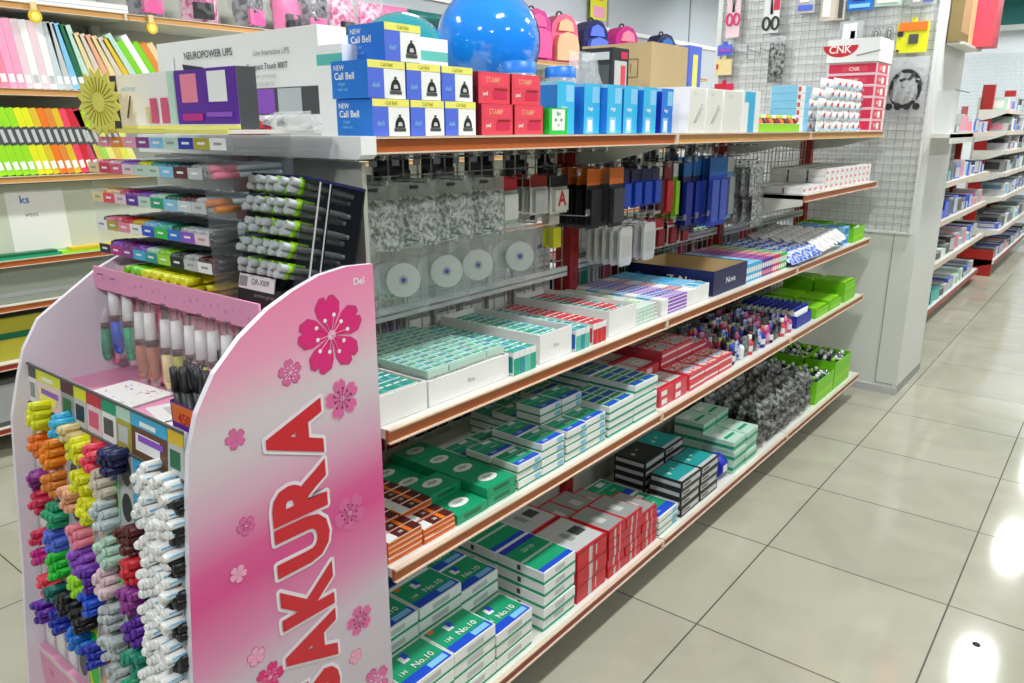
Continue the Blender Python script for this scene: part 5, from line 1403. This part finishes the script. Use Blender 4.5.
def flat_pack(w, h, base, parts=(), film=True):
    m = MB().box(-w / 2, w / 2, -.004, .004, -h, 0, base)
    for (u0, v0, u1, v1, mt) in parts:
        m.box(-w / 2 + u0 * w, -w / 2 + u1 * w, -.010, -.004, -h + v0 * h, -h + v1 * h, mt)
    m.box(-.012, .012, -.005, .005, 0, .02, base)
    m.bar((0, .02, .014), (0, -.03, .016), .004, 'chrome')
    return m
def hangp(x, z, mb, name, label, cat):
    tag(mb.build(name, None, (x, 4.665, z)), label, cat)
def scissors():
    m = MB().box(-.04, .04, -.003, .003, -.24, .02, 'palepink')
    m.bar((-.012, -.006, .0), (.004, -.006, -.10), .012, 'chrome', .004).bar((.012, -.006, 0), (-.004, -.006, -.10), .012, 'chrome', .004)
    for s in (-1, 1):
        for k in range(12):
            a, b = k * PI / 6, (k + 1) * PI / 6
            m.bar((s * .022 + .018 * math.cos(a), -.008, -.14 + .032 * math.sin(a)), (s * .022 + .018 * math.cos(b), -.008, -.14 + .032 * math.sin(b)), .009, 'hotpink')
    m.bar((0, .02, .014), (0, -.03, .016), .004, 'chrome')
    return m
hangp(-2.02, 2.26, scissors(), 'scissors_pack', 'pair of scissors with pink handles on card, top left of the wire grid', 'scissors')
def scissors2():
    m = MB().box(-.045, .045, -.003, .003, -.17, .12, 'white').box(.01, .045, -.006, -.003, -.05, .12, 'crimson')
    m.bar((-.008, -.008, .10), (.002, -.008, -.07), .014, 'chrome', .004).bar((.010, -.008, .10), (.0, -.008, -.07), .014, 'lgrey', .004)
    for s in (-1, 1):
        for k in range(12):
            a, b = k * PI / 6, (k + 1) * PI / 6
            m.bar((s * .026 + .02 * math.cos(a), -.009, -.12 + .034 * math.sin(a)), (s * .026 + .02 * math.cos(b), -.009, -.12 + .034 * math.sin(b)), .010, 'softblack')
    m.bar((0, .02, .13), (0, -.03, .132), .004, 'chrome')
    return m
hangp(-1.79, 2.20, scissors2(), 'scissors_pack', 'black-handled scissors on a white and crimson card high on the wire grid', 'scissors')
hangp(-1.60, 2.26, flat_pack(.10, .14, 'lgrey', [(.1, .1, .9, .3, 'periwinkle'), (.2, .4, .7, .8, 'white')]), 'card_pack', 'small grey card pack with a periwinkle foot hanging near the top of the grid', 'pack')
hangp(-1.45, 2.27, flat_pack(.13, .20, 'ivory', [(.1, .1, .4, .9, 'white'), (.75, .05, .92, .95, 'dgrey')]), 'card_pack', 'ivory pack with a black edge strip hanging near the top of the grid', 'pack')
hangp(-1.31, 2.27, flat_pack(.13, .16, 'cblue', [(.2, .3, .7, .9, 'dblue'), (.1, .08, .9, .2, 'lsky')]), 'card_pack', 'bright blue pack hanging near the top of the grid', 'pack')
hangp(-1.17, 2.27, flat_pack(.13, .15, 'mint', [(.1, .1, .9, .9, 'offwhite'), (.0, .8, .2, 1, 'red')]), 'card_pack', 'pale mint pack with a red corner hanging near the top of the grid', 'pack')
hangp(-1.00, 2.27, flat_pack(.12, .16, 'silver', [(.1, .1, .4, .9, 'palepink'), (.5, .1, .9, .9, 'periwinkle')]), 'card_pack', 'silvery pack with violet print hanging at the upper right of the grid', 'pack')
hangp(-2.06, 1.98, flat_pack(.09, .06, 'periwinkle', [(.1, .3, .9, .7, 'lilac')]), 'card_pack', 'small periwinkle pack above the cream card, left side of the grid', 'pack')
hangp(-2.06, 1.90, flat_pack(.10, .09, 'cream', [(.05, .4, .15, .7, 'red')]), 'card_pack', 'small cream card with a red dot, left side of the grid', 'pack')
hangp(-2.05, 1.76, flat_pack(.12, .05, 'crimson', [(.1, .2, .5, .9, 'red')]), 'card_pack', 'small red pack low on the left side of the grid', 'pack')
m = MB().pillow(.09, .22, .03, 'crinkle_dark', 6, 9, .15, (0, 0, -.11), 3)
m.v = [(p[1], p[0], p[2]) for p in m.v]
m.box(-.045, .045, -.002, .002, -.02, .03, 'film').bar((0, .02, .014), (0, -.03, .016), .004, 'chrome')
hangp(-1.74, 1.98, m, 'keychain_bag', 'clear bag of dark keyrings hanging alone in the middle of the grid', 'bag')
m = MB()
for k in range(3): m.bar((-.1 + k * .08, 0, 0), (-.02 + k * .08, 0, -.03), .004, 'chrome').bar((-.1 + k * .08, 0, -.05), (-.1 + k * .08, 0, .03), .004, 'chrome')
hangp(-1.90, 1.95, m, 'empty_hooks', 'bare chrome hooks on the grid left of the keyring bag', 'hook')
m = flat_pack(.15, .15, 'yellow', [(.05, .72, .95, 1, 'orange'), (.4, .3, .7, .6, 'dgrey'), (.02, .55, .2, .72, 'softblack'), (.03, .03, .12, .12, 'dgrey')])
hangp(-1.03, 2.03, m, 'hook_and_yellow_card', 'yellow card with an orange header and a dark plug on the grid', 'card pack')
tag(bpy.data.objects['hook_and_yellow_card'], None, None).name = 'yellow_card_pack'
hangp(-1.34, 2.06, flat_pack(.12, .26, 'film', [(.15, .3, .75, .95, 'white'), (.5, .5, .7, .8, 'dgrey')]), 'clear_bag', 'clear bag with dark clips hanging behind the large wrapped pack', 'bag')
m = MB()
for s in (-.03, .035):
    for k in range(12):
        a, b = k * PI / 6, (k + 1) * PI / 6
        m.bar((s + .022 * math.cos(a), 0, .034 * math.sin(a)), (s + .022 * math.cos(b), 0, .034 * math.sin(b)), .006, 'grey')
        m.bar((s + .01 * math.cos(a), -.004, .02 * math.sin(a)), (s + .01 * math.cos(b), -.004, .02 * math.sin(b)), .004, 'dgrey')
m.bar((0, .03, .04), (0, -.02, .03), .004, 'chrome')
hangp(-1.18, 1.98, m, 'caliper_rings', 'pair of grey rings hanging left of the yellow card', 'rings')
m = MB().pillow(.20, .30, .05, 'film', 7, 9, .15, (0, 0, -.15), 5)
m.v = [(p[1], p[0], p[2]) for p in m.v]
for k in range(26):
    a, b = k * PI / 13, (k + 1) * PI / 13
    m.bar((.07 * math.cos(a), -.01, -.16 + .09 * math.sin(a)), (.07 * math.cos(b), -.01, -.16 + .09 * math.sin(b)), .018, 'softblack')
for k in range(6):
    m.bar((-.05 + k * .02, -.015, -.22 + (k % 2) * .1), (-.02 + k * .02, -.015, -.08 - (k % 3) * .03), .014, 'dgrey' if k % 2 else 'silver')
for k in range(4):
    m.cyl((-.07 + k * .045, -.022, -.25), (-.07 + k * .045, -.012, -.25), .018, 'softblack', n=12)
m.bar((0, .02, .0), (0, -.03, .002), .004, 'chrome')
hangp(-1.03, 1.86, m, 'cable_bag', 'clear bag of coiled black cables hanging low on the right of the grid', 'bag')

# things on the aisle side of the pillar
sd = empty('pillar_shelf', (-.88, 5.0, 1.47)); tag(sd, 'small white shelf with a clear holder fixed on the aisle side of the pillar', 'shelf')
MB().box(.001, .10, -.33, .33, -.02, .0, 'shelf_paint').box(.09, .10, -.33, .33, -.05, .0, 'offwhite').build('board', sd)
MB().box(.001, .003, -.30, .10, .0, .22, 'acrylic').box(.08, .082, -.30, .10, 0, .22, 'acrylic').box(.001, .08, -.30, -.298, 0, .22, 'acrylic').build('clear_holder', sd)
MB().bar((.082, -.30, .22), (.082, .10, .22), .004, 'dgrey').build('holder_rim', sd)
tag(pbox(.06, .22, .9, 'card', pr=[('F', 0, 0, 1, .05, 'cardboard_dark'), ('E', .0, 0, 1, 1, 'cardboard_dark')]).build('tall_carton', None, (-.848, 4.84, 1.93)), 'tall tan carton mounted high on the aisle side of the pillar', 'carton')
tag(pbox(.06, .12, .9, 'cream').build('tall_carton', None, (-.848, 5.02, 1.93)), 'tall cream carton mounted behind the tan one, high on the pillar', 'carton')
tag(pbox(.15, .18, .9, 'bred', pr=[('F', .15, .3, .85, .97, 'spink'), ('F', .3, .4, .6, .9, 'white'), ('F', 0, 0, 1, .06, 'crimson'), ('E', .2, .1, .8, .9, 'coral')]).build('gift_carton', None, (-.80, 5.20, 1.93)), 'glossy red film-wrapped carton mounted at the top of the pillar', 'carton')
hb = MB().box(-.88, -.80, 4.75, 5.30, 1.916, 1.929, 'shelf_paint')
tag(hb.build('high_shelf'), 'narrow white board carrying the tall cartons high on the pillar', 'shelf')

# ------------------------------------------------------------------ far shelving beyond the pillar
def far_unit(name, y0, y1, xf, xb, zs, label, seed, post_y):
    rnd = random.Random(seed)
    r = empty(name, (xb, y0, 0)); tag(r, label, 'shelving')
    O = Vector((xb, y0, 0))
    def fp(mb, nm, parent=r):
        mb.v = [tuple(Vector(p) - O) for p in mb.v]; return mb.build(nm, parent)
    top = zs[-1] + .12
    for yy in post_y:
        fp(MB().box(xb, xb + (.05 if seed == 1 else .11), yy - .03, yy + .03, 0, top + .12, 'upright_red'), 'upright')
    fp(MB().box(xb - .02, xb, y0, y1, 0.1, top, 'shelf_grey'), 'back_panel')
    fp(MB().box(xb, xf - .02, y0, y0 + .02, 0.0, zs[0] + .1 if 'near' not in name else zs[0], 'upright_red'), 'end_base')
    for k, z in enumerate(zs):
        xx = xf if k < 2 else xf - .02 * (k - 1)
        s = fp(MB().box(xb, xx, y0, y1, z - .02, z, 'shelf_paint'), 'shelf')
        fp(MB().box(xx, xx + .006, y0, y1, z - .04, z, 'base_red' if k == 0 else 'rail_lip'), 'price_rail', s)
        fp(MB().prism([(xb, z - .02), (xb, z - .11), (xb + (xx - xb) * .5, z - .085), (xx, z - .035), (xx, z - .02)], (0, y0, 0), X, Z, Y_, .006, 'shelf_paint'), 'shelf_bracket', s)
    return r
far_unit('wall_shelving', 5.55, 9.05, -1.10, -1.45, [.12, .48, .80, 1.09, 1.465], 'white shelving with red posts directly beyond the pillar', 1, (5.6, 7.9, 9.0))
far_unit('wall_shelving', 9.35, 12.7, -1.00, -1.35, [.17, .48, .82, 1.06, 1.28, 1.47, 1.68], 'farthest white shelving with many close levels and a red base end', 2, (9.4, 11.0))
FB = {}
def fbox(c, c2):
    if (c, c2) not in FB:
        FB[(c, c2)] = proto(lambda: pbox(.24, .16, .10, c, pr=[('F', .08, .1, .92, .9, c2), ('T', .1, .1, .9, .9, c2), ('E', .15, .2, .85, .8, c2)]), 'stock_box')
    return FB[(c, c2)]
rnd = random.Random(5)
cols_ = [('lgrey', 'silver'), ('white', 'lsky'), ('periwinkle', 'lgrey'), ('mint', 'white'), ('dgrey', 'lgrey'), ('silver', 'pink'), ('offwhite', 'periwinkle'), ('grey', 'dgrey')]
for u, (ya, yb, xf, zs) in enumerate(((5.7, 9.0, -1.10, [.12, .48, .80, 1.09, 1.465]), (9.5, 12.6, -1.00, [.17, .48, .82, 1.06, 1.28, 1.47, 1.68]))):
    for k, z in enumerate(zs):
        n = int((yb - ya) / .19)
        for i in range(n):
            c = rnd.choice(cols_) if not (u == 0 and k in (0, 2, 3) and i < 8) else rnd.choice([('teal', 'seafoam'), ('tealgreen', 'lsky'), ('dblue', 'periwinkle'), ('white', 'lgreen')][k % 3:k % 3 + 2])
            sc = rnd.uniform(.5, 1.5)
            o = fbox(*c).get((xf - .15 - (.02 * max(0, k - 1)), ya + (i + .5) * .19, z + .001), (0, 0, rnd.uniform(-.1, .1)), (1, 1, sc if k != 0 else min(sc, 1)))
            tag(o, f'{"pale" if c in cols_ else "teal or blue"} stock box on {["lowest", "second", "third", "fourth", "fifth", "sixth", "top"][k]} level of the {"shelving beyond the pillar" if u == 0 else "farthest shelving"}', 'box', f'stock boxes unit {u} level {k} {"pale" if c in cols_ else "teal"}')
tag(pbox(.16, .5, .10, 'cream', pr=[('F', .1, .2, .9, .8, 'gold')]).build('yellow_carton', None, (-.93, 9.8, 1.585)), 'yellow carton on a far shelf beyond the pillar', 'carton') if 0 else None
m = MB()
for i in range(46): m.box(-2.4 + i * .05, -2.398 + i * .05, 13.17, 13.175, 1.6, 2.5, 'wire_grey')
for i in range(19): m.box(-2.4, -.1, 13.165, 13.17, 1.6 + i * .05, 1.602 + i * .05, 'wire_grey')
tag(m.build('grid_panel'), 'pale wire grid panel on the far back wall', 'grid panel')

# ------------------------------------------------------------------ left wall shelving
WX, WB = -3.94, -4.32
WZ = [.15, .45, .717, .92, 1.29, 1.67, 2.03]
ws = empty('wall_shelving', (WB, 4, 0)); tag(ws, 'long wall shelving with orange price rails along the left wall', 'shelving')
WO = Vector((WB, 4, 0))
def wpart(mb, nm, parent=ws):
    mb.v = [tuple(Vector(p) - WO) for p in mb.v]; return mb.build(nm, parent)
wy = [.2, 1.98, 3.3, 4.6, 5.9, 7.2, 8.5]
wpart(MB().box(WB - .02, WB, .2, 8.5, .0, 2.3, 'shelf_grey'), 'back_panel')
for yy in wy: wpart(MB().box(WB, WB + .04, yy - .02, yy + .02, 0, 2.3, 'shelf_paint'), 'upright')
for k, z in enumerate(WZ):
    for b in range(6):
        y0, y1 = wy[b] + .003, wy[b + 1] - .003
        s = wpart(MB().box(WB, WX - .001, y0, y1, z - .03, z, 'shelf_paint'), 'shelf')
        mt = 'base_red' if k < 2 else ('rail_wood' if k > 3 else 'rail_orange')
        wpart(rail(WX, y0, y1, z, 1, mt), 'price_rail', s)
def spine(h, t, c, band=None):
    def f():
        m = MB().box(-.22, 0, -t / 2, t / 2, 0, h, c)
        m.box(.0002, .0008, -t * .35, t * .35, h * .08, h * .2, 'white' if c not in ('white', 'offwhite') else 'lgrey')
        if band:
            m.box(-.2205, .001, -t / 2 - .0005, t / 2 + .0005, h * .45, h * .72, band)
            m.box(.0012, .0016, -t * .25, t * .25, h * .49, h * .68, 'lgrey')
        return m
    return f
up = ['white', 'offwhite', 'silver', 'pink', 'pink', 'spink', 'spink', 'palepink', 'white', 'palepink', 'white', 'clear', 'lgrey', 'lsky', 'dgreen', 'mint', 'cream', 'ivory', 'peach', 'cream', 'ivory', 'gold', 'mint', 'limegreen', 'white', 'limegreen', 'amber', 'cream']
y = 1.28
FP_ = {}
for i, c in enumerate(up):
    t = .032
    lean = R(6) if i < 12 else R(7 + (i - 11) * 2.0 if i < 22 else 29)
    if c not in FP_: FP_[c] = proto(spine(.29 if i < 16 else .26, t, c), 'ring_binder')
    o = FP_[c].get((WX - .02, y + .0, WZ[5] + .001 + math.sin(abs(lean)) * t / 2), (lean, 0, 0))
    tag(o, f'{c if c not in ("spink", "palepink", "lsky", "clear") else "pale"} file spine on the upper left wall shelf, {"upright" if i < 12 else "leaning"} group', 'file', f'upper files {"upright" if i < 12 else "leaning"} {"pale" if c in ("spink", "palepink", "lsky", "clear") else c}')
    y += t / math.cos(lean) + .001
lo = ['dblue', 'blue', 'mint', 'dgreen', 'lime', 'lime', 'lime', 'lime', 'lime', 'lime', 'yellow', 'yellow', 'gold', 'orange', 'amber', 'gold', 'coral', 'red', 'crimson', 'gold', 'lime', 'lemon', 'gold', 'yellow', 'lemon']
y = 1.18
for i, c in enumerate(lo):
    t = .030
    lean = R(24) if i < 3 else R(13 if i < 19 else 19)
    key = (c, i < 3, i >= 4)
    if key not in FP_: FP_[key] = proto(spine(.30 if i > 2 else .2, t, c, 'dgrey' if 4 <= i < 20 else None), 'notebook')
    o = FP_[key].get((WX - .02, y, WZ[4] + .001 + math.sin(abs(lean)) * t / 2), (lean, 0, 0))
    tag(o, f'{c if c != "dblue" else "deep blue"} banded notebook standing on the wall shelf below the pale files' if i > 3 else f'{c if c != "dblue" else "deep blue"} thin folder leaning at the left end of the notebook shelf', 'notebook', f'notebooks {c}')
    y += t / math.cos(lean) + .001
# clear sheets and folders on the lower levels
m = MB().box(-.01, .0, -.85, .75, 0, .33, 'milky_sheet').text('ks', (.001, -.62, .26), Y_, Z, .05, 'cblue', .02).text('vest', (.001, -.60, .19), Y_, Z, .035, 'dgrey').box(.0005, .001, -.70, -.45, .02, .3, 'offwhite')
tag(m.build('plastic_sheets', None, (WX - .06, 2.05, WZ[3] + .001), (0, R(-4), 0)), 'large pale clear plastic folders standing on the wall shelf below the notebooks', 'folder')
for i, (c, yy, L) in enumerate((('green', 1.35, .35), ('lime', 1.78, .5), ('gold', 1.80, .45), ('dgreen', 1.36, .3))):
    tag(MB().box(-.3, 0, -L / 2, L / 2, 0, .012, c).build('folder_pile', None, (WX - .005, yy, WZ[3] + .001 + (.013 if i > 1 else 0))), f'flat {["green", "lime", "golden", "dark green"][i]} folder lying under the pale plastic sheets', 'folder')
tag(MB().box(-.012, 0, -.8, .8, 0, .165, 'grey_sheet').box(.0005, .001, -.8, .8, .03, .05, 'grey').build('grey_folders', None, (WX - .03, 1.5, WZ[2] + .001)), 'row of grey folders standing on the fifth wall shelf from above', 'folder')
tag(MB().box(-.012, 0, -.8, .8, 0, .2, 'olive').box(.0005, .001, -.8, .8, .1, .13, 'dgreen').build('green_folders', None, (WX - .05, 1.3, WZ[1] + .001)), 'green folders standing on a low left wall shelf', 'folder')
tag(pbox(.3, 1.0, .22, 'dgrey', pr=[('F', .05, .1, .95, .9, 'grey')]).build('grey_carton', None, (WX - .17, 1.2, WZ[0] + .001)), 'long grey carton on the lowest left wall shelf', 'carton')
# yellow sale tags on the upper rail
for i, yy in enumerate((1.56, 2.09)):
    m = MB().cyl((0, 0, 0), (.01, 0, 0), .028, 'gold', n=18).cyl((.0101, 0, 0), (.0105, 0, 0), .018, 'lemon', n=14).box(-.002, .008, -.012, .012, .02, .06, 'cream')
    tag(m.build('round_tag', None, (WX + .014, yy, WZ[6] - .055)), f'round yellow tag hanging from the top left rail, {"left one above the pink files" if i == 0 else "right one above the white boxes"}', 'tag')
tag(MB().box(-.2, 0, -.28, .28, 0, .04, 'white').box(-.2, .0005, -.28, .28, .015, .02, 'lgrey').build('paper_stack', None, (WX - .02, 1.72, WZ[6] + .001)), 'white stack of paper on the top left wall shelf', 'paper')
# film-wrapped bags on the top level
def wrapped(c, s):
    def make():
        o = MB().pillow(.26, .28, .16, c, 8, 8, .12, (0, 0, .14), s).build('wrapped_bag')
        MB().pillow(.29, .31, .20, 'film_thin', 7, 8, .25, (0, 0, .145), s + 3).build('clear_wrap', o)['label'] = 'clear crumpled wrap'
        MB().box(.06, .085, -.07, .07, .03, .12, 'softblack' if c != 'crinkle_black' else 'bagpink').build('front_pocket', o)
        return o
    return Proto(make)
WR_ = [wrapped('crinkle_black', 1), wrapped('crinkle_pink', 2), wrapped('bagpink', 3)]
WRN = ['dark', 'pink patterned', 'plain pink']
for i, (yy, k) in enumerate(((2.15, 0), (2.45, 1), (2.75, 0), (3.0, 2), (3.2, 0), (3.42, 1), (3.66, 1), (3.88, 2), (1.2, 0), (2.3, 2))):
    if i > 7: continue
    o = WR_[k].get((WX - .14, yy, WZ[6] + .001), (0, 0, random.uniform(-.2, .2)), (.85, .75, .9))
    tag(o, f'{WRN[k]} school bag on the top left shelf, {["nearest", "second", "third", "fourth", "fifth", "sixth", "seventh", "farthest"][i]} of the wrapped row', 'bag', 'wrapped bags on the top wall shelf')
for i, (c, yy, z_, L, h) in enumerate((('dteal', 4.2, .14, .4, .12), ('white', 4.2, .0, .45, .07), ('lgrey', 4.2, .071, .45, .065), ('gold', 4.72, .0, .3, .3), ('maroon', 4.52, 0, .16, .2))):
    tag(MB().pillow(L, h, .3, c, 5, 4, .03, (0, 0, h / 2), i).build('folded_goods', None, (WX - .18, yy, WZ[6] + z_ + .001)), f'{["dark teal roll", "white folded stack", "pale grey folded stack", "golden yellow package", "maroon package"][i]} on the top wall shelf right of the wrapped bags', 'package')
def backpack(c, c2):
    def make():
        o = MB()
        prof = [(-.15, 0), (.15, 0), (.16, .18), (.14, .32), (.08, .39), (0, .41), (-.08, .39), (-.14, .32), (-.16, .18)]
        o.prism(prof, (-.10, 0, 0), Y_, Z, X, .16, c)
        r = o.build('backpack')
        MB().prism([(-.12, .03), (.12, .03), (.125, .15), (.1, .23), (0, .26), (-.1, .23), (-.125, .15)], (.0605, 0, 0), Y_, Z, X, .05, c2).build('front_pocket', r)
        MB().prism([(-.09, .27), (.09, .27), (.07, .34), (0, .37), (-.07, .34)], (.0605, 0, 0), Y_, Z, X, .02, c2).build('top_pocket', r)
        h = MB()
        for k in range(6):
            a, b = k * PI / 6, (k + 1) * PI / 6
            h.bar((-.02, .03 * math.cos(a), .405 + .03 * math.sin(a)), (-.02, .03 * math.cos(b), .405 + .03 * math.sin(b)), .012, 'softblack')
        h.build('handle', r)
        return r
    return Proto(make)
BPK = [('magenta', 'bagpink', 'magenta'), ('rose', 'peach', 'rose pink'), ('navy', 'periwinkle', 'navy and blue'), ('magenta', 'pink', 'pink'), ('navy', 'cblue', 'dark blue')]
for i, (yy, (c, c2, nm)) in enumerate(zip((5.45, 5.85, 6.35, 6.9, 7.7), BPK)):
    tag(backpack(c, c2).get((WX - .16, yy, WZ[6] + .001), (0, 0, -.25)), f'{nm} backpack on the top wall shelf, {["left of the row", "second of the row", "above the brown carton", "beside the yellow sign", "farthest right"][i]}', 'backpack')
m = MB().box(-.003, .003, -.14, .14, 0, .32, 'yellow').text('SALE', (.004, 0, .2), Y_, Z, .08, 'dorange', .02).box(.0035, .0045, -.1, .1, .02, .12, 'spink')
tag(m.build('yellow_sign', None, (WX - .35, 6.75, 2.50)), 'yellow paper sign high on the left wall above the pink backpack', 'sign')
m = MB().cyl((0, 0, 0), (0, 0, .02), .12, 'tube', n=20)
r = empty('round_ceiling_light', (-3.55, 7.45, CEIL)); tag(r, 'round glowing ceiling light near the left wall', 'ceiling light')
MB().lathe([(.13, 0), (.14, -.03), (.12, -.05)], 'white', n=24).build('housing', r)
MB().lathe([(.12, -.04), (.10, -.06), (0, -.07)], 'tube', n=24).build('diffuser', r)
# small dark speck on the floor
tag(MB().lathe([(.012, 0), (.010, .004), (0, .006)], 'softblack', n=8).build('dark_scrap', None, (-.14, 2.43, 0.0)), 'small dark scrap lying on the pale aisle tiles', 'scrap')
